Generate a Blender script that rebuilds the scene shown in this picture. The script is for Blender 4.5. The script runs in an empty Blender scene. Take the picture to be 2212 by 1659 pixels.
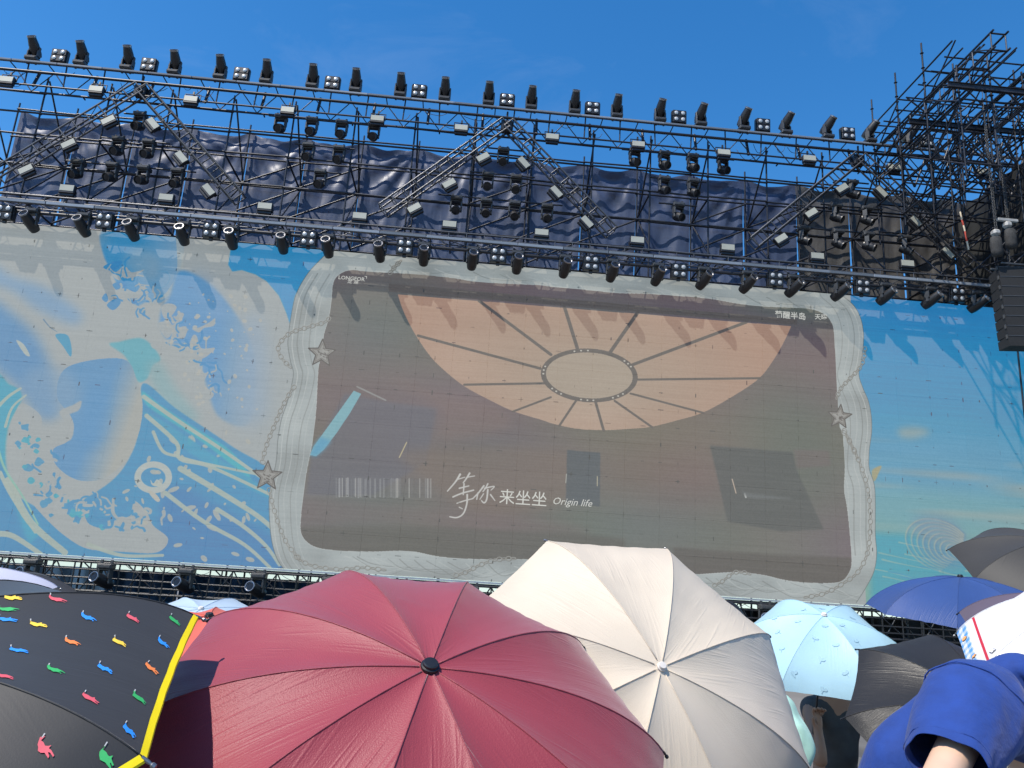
import bpy, bmesh, math, random
import numpy as np
from mathutils import Vector, Matrix
from mathutils.bvhtree import BVHTree

random.seed(7); rng = np.random.default_rng(7)
S = bpy.context.scene
COL = S.collection
# ------------------------------------------------------------------ camera
EYE = Vector((0, 0, 2.0))
PITCH, ROLL, YAW = math.radians(14.298), math.radians(3.602), math.radians(3.353)
FPX, CX, CY = 1661.0, 1106.0, 829.5            # measuring frame of 2212 x 1659
fw = Vector((math.sin(YAW)*math.cos(PITCH), math.cos(YAW)*math.cos(PITCH), math.sin(PITCH)))
rt0 = Vector((math.cos(YAW), -math.sin(YAW), 0)); up0 = rt0.cross(fw)
CR = rt0*math.cos(ROLL) + up0*math.sin(ROLL); CU = -rt0*math.sin(ROLL) + up0*math.cos(ROLL)
cam_d = bpy.data.cameras.new('camera'); cam = bpy.data.objects.new('camera', cam_d); COL.objects.link(cam)
M3 = Matrix((CR, CU, -fw)).transposed()
cam.matrix_world = Matrix.Translation(EYE) @ M3.to_4x4()
cam_d.sensor_width = 36.0; cam_d.lens = 36.0*FPX/2212.0; cam_d.clip_start = 0.05; cam_d.clip_end = 3000
S.camera = cam
def ray(x, y): return fw + CR*((x-CX)/FPX) - CU*((y-CY)/FPX)
def at(x, y, Y):                               # point of the picture at stage depth Y
    d = ray(x, y); return EYE + d*(Y/d.y)
# ------------------------------------------------------------------ light
SUN = Vector((-1.25, -1.0, 2.45)).normalized()  # towards the sun: behind the viewer, to the left
EL = math.asin(SUN.z); AZ = math.atan2(SUN.x, SUN.y)
W = bpy.data.worlds.new('World'); S.world = W; W.use_nodes = True
wn = W.node_tree.nodes; wl = W.node_tree.links; wn.clear()
sky = wn.new('ShaderNodeTexSky'); sky.sky_type = 'NISHITA'; sky.sun_disc = False
sky.sun_elevation = EL; sky.sun_rotation = AZ; sky.altitude = 0
sky.air_density = 1.0; sky.dust_density = 0.25; sky.ozone_density = 3.2
bg = wn.new('ShaderNodeBackground'); bg.inputs[1].default_value = 0.15
wo = wn.new('ShaderNodeOutputWorld')
hs = wn.new('ShaderNodeHueSaturation'); hs.inputs['Saturation'].default_value = 1.33; hs.inputs['Value'].default_value = 1.10
wl.new(sky.outputs[0], hs.inputs['Color']); wtc = wn.new('ShaderNodeTexCoord'); wmp = wn.new('ShaderNodeMapping'); wmp.inputs['Scale'].default_value = (1.5, 1.5, 4.0); wl.new(wtc.outputs['Generated'], wmp.inputs[0])
wnz = wn.new('ShaderNodeTexNoise'); wnz.inputs['Scale'].default_value = 2.4; wnz.inputs['Detail'].default_value = 9; wnz.inputs['Roughness'].default_value = 0.62; wnz.inputs['Distortion'].default_value = 0.7; wl.new(wmp.outputs[0], wnz.inputs['Vector'])
wmr = wn.new('ShaderNodeMapRange'); wmr.inputs['From Min'].default_value = 0.56; wmr.inputs['From Max'].default_value = 0.82; wmr.inputs['To Max'].default_value = 0.07; wl.new(wnz.outputs['Fac'], wmr.inputs['Value'])
wmx = wn.new('ShaderNodeMixRGB'); wmx.inputs[2].default_value = (5.0, 5.4, 6.0, 1); wl.new(wmr.outputs[0], wmx.inputs[0]); wl.new(hs.outputs[0], wmx.inputs[1])   # thin high cloud
wl.new(wmx.outputs[0], bg.inputs[0]); wl.new(bg.outputs[0], wo.inputs[0])
sd = bpy.data.lights.new('sun', 'SUN'); sd.energy = 4.8; sd.angle = math.radians(0.53); sd.color = (1.0, 0.93, 0.82)
so = bpy.data.objects.new('sun', sd); COL.objects.link(so); so.rotation_euler = SUN.to_track_quat('Z', 'Y').to_euler()
S.view_settings.view_transform = 'Standard'; S.view_settings.look = 'None'
S.view_settings.exposure = 0.35; S.view_settings.gamma = 1.0
S.cycles.max_bounces = 6; S.cycles.use_denoising = True

# ------------------------------------------------------------------ helpers
def lin(c): return tuple(((v/255.0)/12.92 if v/255.0 <= 0.04045 else ((v/255.0+0.055)/1.055)**2.4) for v in c)
def mat(name, color, rough=0.5, metal=0.0, var=0.12, vscale=6.0, bump=0.0, bscale=40.0, spec=0.5, emit=None, coords='Object', island=0.0):
    m = bpy.data.materials.new(name); m.use_nodes = True
    n, l = m.node_tree.nodes, m.node_tree.links
    b = n['Principled BSDF']; b.inputs['Roughness'].default_value = rough; b.inputs['Metallic'].default_value = metal
    b.inputs['Specular IOR Level'].default_value = spec
    tc = n.new('ShaderNodeTexCoord'); nz = n.new('ShaderNodeTexNoise'); nz.inputs['Scale'].default_value = vscale; nz.inputs['Detail'].default_value = 5
    l.new(tc.outputs[coords], nz.inputs['Vector'])
    cr = n.new('ShaderNodeValToRGB'); cr.color_ramp.elements[0].position = 0.3; cr.color_ramp.elements[1].position = 0.7
    cr.color_ramp.elements[0].color = tuple(v*(1-var) for v in color)+(1,); cr.color_ramp.elements[1].color = tuple(min(1, v*(1+var)) for v in color)+(1,)
    l.new(nz.outputs['Fac'], cr.inputs['Fac'])
    out = cr.outputs['Color']
    if island:
        oi = n.new('ShaderNodeObjectInfo'); mr = n.new('ShaderNodeMapRange'); mr.inputs['To Min'].default_value = 1-island; mr.inputs['To Max'].default_value = 1+island
        l.new(oi.outputs['Random'], mr.inputs['Value'])
        vm = n.new('ShaderNodeVectorMath'); vm.operation = 'SCALE'; l.new(out, vm.inputs[0]); l.new(mr.outputs[0], vm.inputs['Scale']); out = vm.outputs[0]
    l.new(out, b.inputs['Base Color'])
    if bump:
        n2 = n.new('ShaderNodeTexNoise'); n2.inputs['Scale'].default_value = bscale; n2.inputs['Detail'].default_value = 4
        l.new(tc.outputs[coords], n2.inputs['Vector'])
        bp = n.new('ShaderNodeBump'); bp.inputs['Strength'].default_value = bump; bp.inputs['Distance'].default_value = 0.01
        l.new(n2.outputs['Fac'], bp.inputs['Height']); l.new(bp.outputs[0], b.inputs['Normal'])
    if emit:
        b.inputs['Emission Color'].default_value = tuple(emit[:3])+(1,); b.inputs['Emission Strength'].default_value = emit[3]
    return m
def link(o, parent=None):
    COL.objects.link(o)
    if parent: o.parent = parent
    return o
def tag(o, label=None, cat=None, group=None, kind=None):
    if label: o['label'] = label
    if cat: o['category'] = cat
    if group: o['group'] = group
    if kind: o['kind'] = kind
    return o
def empty(name, loc=(0, 0, 0)):
    o = bpy.data.objects.new(name, None); o.location = loc; o.empty_display_size = 0.1; return link(o)
def mesh(name, verts, faces, m=None, smooth=False, uvs=None):
    me = bpy.data.meshes.new(name); me.from_pydata([tuple(v) for v in verts], [], faces)
    if smooth: me.shade_smooth()
    if uvs is not None:
        ul = me.uv_layers.new(name='UVMap')
        for lp in me.loops: ul.data[lp.index].uv = uvs[lp.vertex_index]
    if m: me.materials.append(m)
    me.update(); return me
def obj(name, me, parent=None, loc=None, rot=None, mx=None):
    o = bpy.data.objects.new(name, me); link(o, parent)
    if mx is not None: o.matrix_basis = mx
    if loc is not None: o.location = loc
    if rot is not None: o.rotation_euler = rot
    return o
def bm_mesh(name, bm, m=None, smooth=False):
    me = bpy.data.meshes.new(name); bm.to_mesh(me); bm.free()
    if smooth: me.shade_smooth()
    if m: me.materials.append(m)
    return me
def box_bm(bm, size, loc=(0, 0, 0), bevel=0.0, rot=None):
    t = bmesh.new(); bmesh.ops.create_cube(t, size=1.0)
    bmesh.ops.scale(t, vec=size, verts=t.verts)
    if bevel: bmesh.ops.bevel(t, geom=list(t.edges), offset=bevel, segments=1, affect='EDGES')
    if rot is not None: bmesh.ops.rotate(t, verts=t.verts, cent=(0, 0, 0), matrix=rot)
    bmesh.ops.translate(t, verts=t.verts, vec=loc)
    tmp = bpy.data.meshes.new('tmp'); t.to_mesh(tmp); t.free(); bm.from_mesh(tmp); bpy.data.meshes.remove(tmp)
def box_mesh(name, size, m, loc=(0, 0, 0), bevel=0.0):
    bm = bmesh.new(); box_bm(bm, size, loc, bevel); return bm_mesh(name, bm, m)
def lathe_mesh(name, prof, m, seg=16, axis='Z', smooth=True):
    vs, fs = [], []
    for (r, z) in prof:
        for k in range(seg):
            a = 2*math.pi*k/seg; p = (r*math.cos(a), r*math.sin(a), z)
            if axis == 'Y': p = (p[0], -p[2], p[1])
            vs.append(p)
    for i in range(len(prof)-1):
        for k in range(seg):
            a, b = i*seg+k, i*seg+(k+1) % seg; fs.append((a, b, b+seg, a+seg))
    fs.append(tuple(reversed(range(seg)))); fs.append(tuple(range((len(prof)-1)*seg, len(prof)*seg)))
    me = mesh(name, vs, fs, m); bm = bmesh.new(); bm.from_mesh(me); bmesh.ops.recalc_face_normals(bm, faces=bm.faces); bm.to_mesh(me); bm.free()
    if smooth:
        me.shade_smooth()
        try: me.set_sharp_from_angle(angle=math.radians(40))
        except Exception: pass
    return me
UNIT = {}
def unit_pipe(m, seg=7):
    if m.name not in UNIT:
        vs = [(math.cos(2*math.pi*k/seg), math.sin(2*math.pi*k/seg), z) for z in (0, 1) for k in range(seg)]
        fs = [(k, (k+1) % seg, seg+(k+1) % seg, seg+k) for k in range(seg)] + [tuple(reversed(range(seg))), tuple(range(seg, 2*seg))]
        me = mesh('pipe_'+m.name, vs, fs, m)
        for p in me.polygons[:seg]: p.use_smooth = True
        UNIT[m.name] = me
    return UNIT[m.name]
def pipe(parent, name, a, b, r, m):
    a, b = Vector(a), Vector(b); d = b-a; L = d.length
    q = d.to_track_quat('Z', 'Y').to_matrix().to_4x4()
    o = parent.location if parent else Vector()
    return obj(name, unit_pipe(m), parent, mx=Matrix.Translation(a-o) @ q @ Matrix.Diagonal((r, r, L, 1)))
def tube_bm(name, pts, r, m, seg=5):
    vs, fs = [], []
    pts = [Vector(p) for p in pts]
    for i, p in enumerate(pts):
        d = (pts[min(i+1, len(pts)-1)]-pts[max(i-1, 0)]).normalized()
        u = d.orthogonal().normalized() if i == 0 else (u-d*u.dot(d)).normalized()
        v = d.cross(u)
        for k in range(seg):
            a = 2*math.pi*k/seg; vs.append(p+(u*math.cos(a)+v*math.sin(a))*r)
    for i in range(len(pts)-1):
        for k in range(seg): fs.append((i*seg+k, i*seg+(k+1) % seg, (i+1)*seg+(k+1) % seg, (i+1)*seg+k))
    fs.append(tuple(reversed(range(seg)))); fs.append(tuple(range((len(pts)-1)*seg, len(pts)*seg)))
    return mesh(name, vs, fs, m, True)
ORD = ['zeroth', 'first', 'second', 'third', 'fourth', 'fifth', 'sixth', 'seventh', 'eighth', 'ninth', 'tenth', 'eleventh', 'twelfth', 'thirteenth', 'fourteenth', 'fifteenth', 'sixteenth', 'seventeenth', 'eighteenth', 'nineteenth', 'twentieth', 'twenty-first', 'twenty-second']

# ------------------------------------------------------------------ materials
M_PIPE = mat('scaffold_steel', (0.024, 0.025, 0.031), 0.42, 0.3, 0.3, 3.0, island=0.35)
M_TRUSS = mat('truss_alloy', (0.10, 0.102, 0.11), 0.42, 0.6, 0.25, 4.0, island=0.2)
M_LADDER = mat('chevron_alloy', (0.085, 0.085, 0.09), 0.4, 0.6, 0.25, 4.0, island=0.15)
M_BLACK = mat('black_housing', (0.014, 0.014, 0.016), 0.42, 0.0, 0.25, 9.0)
M_GREYH = mat('grey_housing', (0.035, 0.036, 0.038), 0.45, 0.0, 0.25, 9.0)
M_RING = mat('lens_ring', (0.28, 0.28, 0.29), 0.3, 0.8, 0.1)
M_LENS = mat('lens_glass', (0.012, 0.013, 0.016), 0.12, 0.0, 0.1, spec=0.35)
M_LAMP = mat('blinder_reflector', (0.50, 0.50, 0.49), 0.28, 0.25, 0.1, 14.0)
M_STROBE = mat('strobe_diffuser', (0.34, 0.34, 0.285), 0.4, 0.0, 0.05, 5.0, island=0.1)
M_STRIP = mat('strip_diffuser', (0.17, 0.19, 0.215), 0.35, 0.1, 0.08, 3.0, island=0.4)
M_CABLE = mat('cable_rubber', (0.012, 0.012, 0.014), 0.6)
M_CHAIN = mat('chain_steel', (0.10, 0.10, 0.10), 0.45, 0.7, 0.2)

# ------------------------------------------------------------------ ground
M_GROUND = mat('ground_concrete', (0.16, 0.155, 0.15), 0.9, 0, 0.25, 0.5, 0.3, 8.0, coords='Object')
g = obj('ground', mesh('ground', [(-1500, -1500, 0), (1500, -1500, 0), (1500, 1500, 0), (-1500, 1500, 0)], [(0, 1, 2, 3)], M_GROUND)); tag(g, kind='structure')
M_SKYMIRROR = mat('sky_mirror_gloss', (0.03, 0.06, 0.08), 0.12, 0, 0.2, 0.05, 0.25, 1.2)
g2 = obj('sky_mirror_sheet', mesh('sky_mirror_sheet', [(-1500, 75, 0.02), (1500, 75, 0.02), (1500, 1500, 0.02), (-1500, 1500, 0.02)], [(0, 1, 2, 3)], M_SKYMIRROR)); tag(g2, kind='structure')  # added glossy sheet: mirrors horizon sky as the pale band under the screen
# ------------------------------------------------------------------ LED wall: the picture it shows is drawn here in code
LY, LX0, LX1, LZ0, LZ1 = 21.0, -14.5, 17.5, 1.93, 10.92
TW, TH = 3200, 899
PIC = np.zeros((TH, TW, 3), np.float32)
def tx(p):
    q = at(p[0], p[1], LY); return ((q.x-LX0)/(LX1-LX0)*TW, (q.z-LZ0)/(LZ1-LZ0)*TH)
def spline(pts, closed=True, n=7):
    P = [np.array(p, float) for p in pts]; N = len(P); out = []
    for i in range(N if closed else N-1):
        if closed: a, b, c, d = P[i-1], P[i], P[(i+1) % N], P[(i+2) % N]
        else: a, b, c, d = P[max(i-1, 0)], P[i], P[i+1], P[min(i+2, N-1)]
        for k in range(n):
            t = k/n; out.append(0.5*((2*b)+(c-a)*t+(2*a-5*b+4*c-d)*t*t+(3*b-a-3*c+d)*t**3))
    if not closed: out.append(P[-1])
    return out
def mask_sub(T, pad=0):
    T = np.array(T); x0, x1 = int(max(0, T[:, 0].min()-pad-2)), int(min(TW, T[:, 0].max()+pad+3)); y0, y1 = int(max(0, T[:, 1].min()-pad-2)), int(min(TH, T[:, 1].max()+pad+3))
    if x1 <= x0 or y1 <= y0: return None, (0, 0, 0, 0)
    m = np.zeros((y1-y0, x1-x0), np.float32); A, B = T, np.roll(T, -1, 0)
    for y in range(y0, y1):
        yc = y+0.5; c = ((A[:, 1] <= yc) & (B[:, 1] > yc)) | ((B[:, 1] <= yc) & (A[:, 1] > yc))
        if not c.any(): continue
        xs = np.sort(A[c, 0]+(yc-A[c, 1])/(B[c, 1]-A[c, 1])*(B[c, 0]-A[c, 0]))-x0
        for k in range(0, len(xs)-1, 2):
            p, q = int(max(0, round(xs[k]))), int(min(x1-x0, round(xs[k+1])))
            if q > p: m[y-y0, p:q] = 1
    return m, (x0, x1, y0, y1)
def mask_poly(T):
    m = np.zeros((TH, TW), np.float32); s, (x0, x1, y0, y1) = mask_sub(T)
    if s is not None: m[y0:y1, x0:x1] = s
    return m
def blur(m, r):
    r = int(r)
    if r < 1: return m
    for ax in (0, 1):
        for _ in range(2):
            pad = [(r, r) if k == ax else (0, 0) for k in range(2)]
            c = np.cumsum(np.pad(m, pad, mode='edge'), axis=ax)
            z = np.zeros_like(np.take(c, [0], axis=ax)); c = np.concatenate([z, c], axis=ax)
            n = m.shape[ax]; k = 2*r+1
            m = (c[k:k+n]-c[:n])/k if ax == 0 else (c[:, k:k+n]-c[:, :n])/k
    return m
def paint(m, col, op=1.0, bb=None):
    c = np.array(col, np.float32)/255.0
    x0, x1, y0, y1 = bb or (0, TW, 0, TH)
    a = (m*op)[..., None]; PIC[y0:y1, x0:x1] = PIC[y0:y1, x0:x1]*(1-a)+c*a
def poly(pts, col, op=1.0, soft=0, smooth=True, clip=None):
    m, bb = mask_sub([tx(p) for p in (spline(pts) if smooth else pts)], soft*3)
    if m is None: return None, bb
    if soft: m = blur(m, soft)
    if clip is not None: m = m*clip[bb[2]:bb[3], bb[0]:bb[1]]
    paint(m, col, op, bb); return m, bb
def stroke_sub(pts, w0, w1=None, smooth=True, pad=0):
    pts = spline(pts, False, 6) if smooth else pts
    T = [np.array(tx(p)) for p in pts]; w1 = w0 if w1 is None else w1
    sc = TW/(LX1-LX0)/78.0; wm = max(w0, w1)*sc+3+pad; Q = np.array(T)
    X0, X1 = int(max(0, Q[:, 0].min()-wm)), int(min(TW, Q[:, 0].max()+wm)); Y0, Y1 = int(max(0, Q[:, 1].min()-wm)), int(min(TH, Q[:, 1].max()+wm))
    if X1 <= X0 or Y1 <= Y0: return None, (0, 0, 0, 0)
    m = np.zeros((Y1-Y0, X1-X0), np.float32)
    for i in range(len(T)-1):
        a, b = T[i], T[i+1]; w = (w0+(w1-w0)*i/max(1, len(T)-2))*sc*0.5
        x0, x1 = int(max(X0, min(a[0], b[0])-w-2)), int(min(X1, max(a[0], b[0])+w+3)); y0, y1 = int(max(Y0, min(a[1], b[1])-w-2)), int(min(Y1, max(a[1], b[1])+w+3))
        if x1 <= x0 or y1 <= y0: continue
        y_ = (np.arange(y0, y1)+0.5)[:, None]; x_ = (np.arange(x0, x1)+0.5)[None]; d = b-a
        t = np.clip(((x_-a[0])*d[0]+(y_-a[1])*d[1])/(d@d+1e-6), 0, 1)
        ds = np.hypot(x_-a[0]-t*d[0], y_-a[1]-t*d[1]); v_ = m[y0-Y0:y1-Y0, x0-X0:x1-X0]; np.maximum(v_, np.clip(w-ds+0.5, 0, 1), out=v_)
    return m, (X0, X1, Y0, Y1)
def stroke(pts, col, w0, w1=None, op=1.0, smooth=True, clip=None, soft=0):
    m, bb = stroke_sub(pts, w0, w1, smooth, soft*3)
    if m is None: return
    if soft: m = blur(m, soft)
    if clip is not None: m = m*clip[bb[2]:bb[3], bb[0]:bb[1]]
    paint(m, col, op, bb)
yy, xx = np.mgrid[0:TH, 0:TW]
def noise2(sx, sy, seed):
    r = np.random.default_rng(seed); gx, gy = int(TW/sx)+3, int(TH/sy)+3; G = r.random((gy, gx)).astype(np.float32)
    fx, fy = xx/sx, yy/sy; ix, iy = fx.astype(int), fy.astype(int); tx_, ty_ = fx-ix, fy-iy; tx_ = tx_*tx_*(3-2*tx_); ty_ = ty_*ty_*(3-2*ty_)
    return (G[iy, ix]*(1-tx_)+G[iy, ix+1]*tx_)*(1-ty_)+(G[iy+1, ix]*(1-tx_)+G[iy+1, ix+1]*tx_)*ty_
offs_ = lambda pts, a: [(p[0]+a, p[1]) for p in pts]
LL = lambda *p: [(0.26856*x, 459+0.26856*y) for x, y in p]      # measured sheets of the photograph
L2 = lambda *p: [(0.29297*x, 810+0.29297*y) for x, y in p]
R2 = lambda *p: [(540+0.29297*x, 513+0.29297*y) for x, y in p]
R3 = lambda *p: [(1188+0.29297*x, 513+0.29297*y) for x, y in p]
R4 = lambda *p: [(594+0.3418*x, 918+0.3418*y) for x, y in p]
R5 = lambda *p: [(1674+0.24317*x, 594+0.24317*y) for x, y in p]
R6 = lambda *p: [(1296+0.29297*x, 918+0.29297*y) for x, y in p]
CREAM, PERI, BLUE, MID, CYAN, TEAL, SKYB = (183, 189, 189), (140, 176, 212), (108, 166, 212), (92, 160, 204), (70, 178, 208), (96, 190, 196), (78, 166, 216)
PIC[:] = np.array(CREAM)/255.0
# --- right of the frame: sky running down to a pale sea
v = (yy/TH)[..., None].astype(np.float32)
def ramp(t, stops):
    o = np.zeros(t.shape[:2]+(3,), np.float32)
    for c in range(3): o[..., c] = np.interp(t[..., 0], [s[0] for s in stops], [s[1][c]/255.0 for s in stops])
    return o
rightm = (xx > tx((1850, 900))[0])[..., None]
PIC = np.where(rightm, ramp(v+0.10*(noise2(700, 60, 3)-0.5)[..., None], [(0, (150, 188, 172)), (0.16, (150, 190, 178)), (0.30, (134, 184, 196)), (0.46, (118, 176, 210)), (0.62, (92, 168, 212)), (0.8, (98, 168, 216)), (1, (70, 158, 214))]), PIC)
paint(rightm[..., 0]*np.clip((noise2(260, 22, 9)-0.55)*2.2, 0, 1)*np.exp(-((v[..., 0]-0.36)/0.14)**2), (196, 190, 176), 0.55)
poly(R5((1100, 1370), (1250, 1350), (1380, 1390), (1250, 1450), (1120, 1440)), (206, 192, 166), 0.5, 10, clip=rightm[..., 0])
sea = blur(mask_poly([tx(p) for p in [(1880, 1150), (1980, 1155), (2060, 1190), (2160, 1230), (2212, 1262), (2212, 1330), (1880, 1310)]]), 10)*rightm[..., 0]
paint(sea, (84, 176, 204), 0.75*1.0)
for k in range(26):
    a = rng.random(); x0 = 1885+rng.random()*230; y0 = 1158+(x0-1885)*0.22+rng.random()*85
    stroke([(x0, y0), (x0+30, y0+5+3*a), (x0+60+60*a, y0+16+8*a)], (190, 205, 186) if a > 0.35 else (44, 160, 206), 2.0+3*a, 1.0, 0.5, clip=rightm[..., 0])
poly([(1975, 1120), (2040, 1116), (2080, 1150), (2100, 1190), (2085, 1225), (2050, 1232), (2010, 1210), (1985, 1170)], (134, 156, 182), 0.55, 14)
for k in range(9):                                                 # ribbed spiral curls
    r = 16+k*9.5; pts = []
    for j in range(16):
        t = -1.35+j*0.27; pts.append((2068-k*5.0+r*0.78*math.cos(t+math.pi/2+0.5), 1194-k*2.0-r*0.62*math.sin(t+math.pi/2+0.2)))
    stroke(pts, (202, 198, 176), 4.2, 2.0, op=0.62, soft=1); stroke(offs_(pts, 3.5), (116, 148, 184), 3.4, 1.5, op=0.5, soft=1)
poly([(1884, 1016), (1904, 1006), (1898, 1022), (1892, 1036), (1886, 1038)], (196, 178, 130), 0.8, 1)
# --- left: rolling wave in flat tints
poly(LL((-60, 420), (100, 520), (350, 600), (640, 800), (600, 900), (300, 780), (120, 640), (-60, 560)), PERI, 0.85, 14)
poly(LL((-80, 720), (120, 830), (300, 1010), (400, 1240), (460, 1480), (450, 1640), (330, 1640), (140, 1400), (-80, 1180)), (112, 160, 208), 0.9, 16)
xfade = lambda xa, xb: np.clip((tx((xb, 800))[0]-xx)/(tx((xb, 800))[0]-tx((xa, 800))[0]), 0, 1)
poly(LL((820, 150), (1080, 130), (1440, 180), (1450, 460), (1400, 610), (1300, 720), (1180, 720), (1090, 740), (960, 600), (900, 480), (830, 330)), (160, 184, 206), 0.95, 2)
poly(LL((820, 150), (1080, 130), (1440, 180), (1450, 460), (1400, 610), (1300, 720), (1180, 720), (1090, 740), (960, 600), (900, 480), (830, 330)), (104, 164, 212), 0.95, 2, clip=xfade(240, 380))
stroke(LL((1260, 470), (1340, 480), (1365, 530), (1330, 590), (1260, 610)), (122, 172, 208), 3, 2, 0.7)
stroke(LL((1440, 190), (1446, 470), (1370, 630), (1300, 690)), (190, 196, 192), 14, 8, 0.7)
poly(LL((830, 60), (700, 90), (560, 60), (700, 200), (780, 260), (830, 240)), CREAM, 0.5, 20)
poly(LL((1440, 470), (1640, 540), (1840, 740), (2000, 1000), (2060, 1300), (2000, 1700), (1760, 1640), (1660, 1380), (1600, 1180), (1520, 1060), (1380, 1050), (1290, 930), (1300, 780), (1370, 660)), (118, 168, 216), 0.95, 4, clip=xfade(455, 575))
poly(LL((2000, 800), (2130, 1000), (2130, 1600), (1950, 1700), (1900, 1300)), (158, 184, 212), 0.6, 24)
poly(LL((1560, 470), (1700, 560), (1820, 760), (1760, 900), (1640, 700)), (150, 180, 214), 0.5, 18)
poly(LL((1230, 560), (1290, 430), (1240, 330), (1080, 290), (1000, 380), (1060, 480)), CREAM, 0.35, 12)
for c in ([(830, 440), (900, 400), (980, 390), (960, 440), (900, 470)], [(905, 580), (970, 560), (1020, 600), (960, 640)], [(990, 650), (1060, 620), (1100, 700), (1070, 735)], [(860, 740), (940, 690), (970, 730), (910, 785)], [(820, 690), (850, 650), (870, 700), (850, 720)]):
    poly(LL(*c), (74, 156, 208), 0.9)
for c in ([(880, 440), (930, 480), (1000, 430), (1060, 480), (1160, 460), (1060, 520), (940, 540)], [(900, 640), (1000, 610), (1090, 640), (1140, 590), (1200, 640), (1100, 690), (980, 680)], [(1300, 760), (1360, 730), (1420, 760), (1380, 830), (1320, 850)], [(1270, 900), (1340, 880), (1390, 950), (1340, 1010)], [(1440, 930), (1500, 920), (1490, 1000), (1440, 1010)], [(1540, 1010), (1580, 990), (1620, 1090), (1730, 1090), (1660, 1160), (1590, 1200), (1640, 1290), (1680, 1280), (1640, 1380), (1720, 1460), (1660, 1500), (1560, 1350), (1500, 1180)], [(1545, 935), (1600, 925), (1690, 880), (1730, 850), (1720, 910), (1640, 930), (1600, 965)], [(1410, 850), (1450, 805), (1480, 820), (1450, 870)]):
    poly(LL(*c), CREAM, 0.95)
poly(LL((880, 1060), (960, 1040), (1130, 1010), (1230, 1080), (1290, 1180), (1230, 1230), (1180, 1340), (1110, 1360), (1060, 1260), (1000, 1150)), (116, 188, 204), 0.9, 2)
poly(LL((1180, 1230), (1290, 1200), (1420, 1420), (1600, 1659), (1400, 1659), (1240, 1420)), (150, 190, 196), 0.7, 12)
poly(LL((445, 985), (540, 985), (575, 1080), (568, 1160), (510, 1080)), (84, 170, 206), 0.95)
stroke(LL((350, 860), (400, 920), (460, 960)), (120, 150, 176), 2.5, 1)
poly(LL((1120, 785), (1165, 765), (1165, 835), (1140, 820)), (84, 160, 206), 0.9)
poly(LL((130, 1030), (190, 1060), (240, 1150), (200, 1140)), (200, 206, 196), 0.9)
for k in range(70):                                               # lacy foam along the breaking edges
    t = rng.random(); ex_, ey_ = np.interp(t, [0, 0.25, 0.45, 0.7, 1], [880, 1120, 1330, 1480, 1700]), np.interp(t, [0, 0.25, 0.45, 0.7, 1], [520, 660, 860, 1020, 1450])
    x, y = ex_+rng.normal(0, 70), ey_+rng.normal(0, 55); n_ = int(rng.integers(3, 6)); a0 = rng.uniform(0, 6.28); P_ = [(x, y)]
    for j in range(n_): a0 += rng.uniform(-1.1, 1.1); P_.append((P_[-1][0]+rng.uniform(18, 46)*math.cos(a0), P_[-1][1]+rng.uniform(18, 46)*math.sin(a0)))
    stroke(LL(*P_), CREAM if rng.random() < 0.62 else (88, 160, 210), rng.uniform(2.5, 6), rng.uniform(1.5, 5), 0.92)
for k in range(90):
    x, y = rng.uniform(1330, 2100), rng.uniform(640, 1640)
    r = rng.choice([5, 8, 12, 15]); a = rng.uniform(0, 3)
    if x > 1340+max(0, (y-1000))*0.45:
        ca, sa = math.cos(a), math.sin(a); poly(LL(*[(x+r*1.3*math.cos(t)*ca-r*math.sin(t)*sa, y+r*1.3*math.cos(t)*sa+r*math.sin(t)*ca) for t in np.linspace(0, 6.28, 7)[:-1]]), (196, 196, 188), 0.85)
# lower wave
poly(L2((1060, 60), (1300, 250), (1700, 520), (2060, 800), (2060, 1440), (-100, 1440), (-100, 900), (80, 880), (400, 1000), (800, 800), (980, 560), (1040, 300)), (98, 164, 206), 1.0, 1)
poly(L2((1250, 820), (1700, 1010), (2080, 1250), (2080, 1440), (1240, 1440), (1180, 1100)), (96, 150, 200), 0.9, 10)
poly(L2((-60, 80), (70, 75), (160, 160), (60, 380), (40, 640), (100, 900), (300, 1160), (-60, 1260)), (64, 180, 208), 0.9, 3)
poly(L2((60, 780), (-60, 560), (-60, 1440), (300, 1440), (190, 1200)), (104, 158, 204), 0.9, 6)
poly(L2((170, 210), (110, 280), (68, 400), (72, 580), (110, 730), (190, 880), (310, 1030), (470, 1180), (640, 1280), (860, 1300), (1150, 1310), (1240, 1210), (1130, 1110), (1080, 1010), (990, 930), (960, 1040), (870, 1050), (790, 1130), (660, 1100), (600, 1000), (480, 930), (380, 900), (330, 800), (370, 700), (395, 560), (310, 440), (300, 300)), CREAM, 1.0)
lobe, lbb = poly(L2((395, 545), (400, 640), (470, 720), (560, 770), (650, 783), (760, 765), (870, 690), (960, 590), (1005, 480), (1040, 360), (1050, 200), (1010, 40), (900, -120), (500, -60), (420, 150), (520, 300), (545, 400), (500, 490)), (186, 188, 182), 1.0)
lx = tx((0.29297*740, 1000))[0]
paint(lobe*np.clip(0.5-(xx-lx-(yy-300)*0.18)/90.0, 0, 1)[lbb[2]:lbb[3], lbb[0]:lbb[1]], (112, 164, 212), 0.9, lbb)
poly(L2((620, 110), (800, 70), (810, 250), (760, 480), (640, 560), (570, 460), (600, 330), (585, 180)), (116, 166, 212), 0.75, 14)
poly(L2((170, 20), (250, 230), (380, 290), (470, 260), (540, 270), (600, 190), (590, 90), (480, -40), (300, -60)), (150, 178, 204), 0.6, 16)
poly(L2((440, 270), (540, 220), (600, 190), (580, 260), (480, 310), (540, 390), (520, 480), (440, 490), (390, 545), (420, 480), (500, 440), (480, 350)), CREAM, 0.95, 1)
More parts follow.
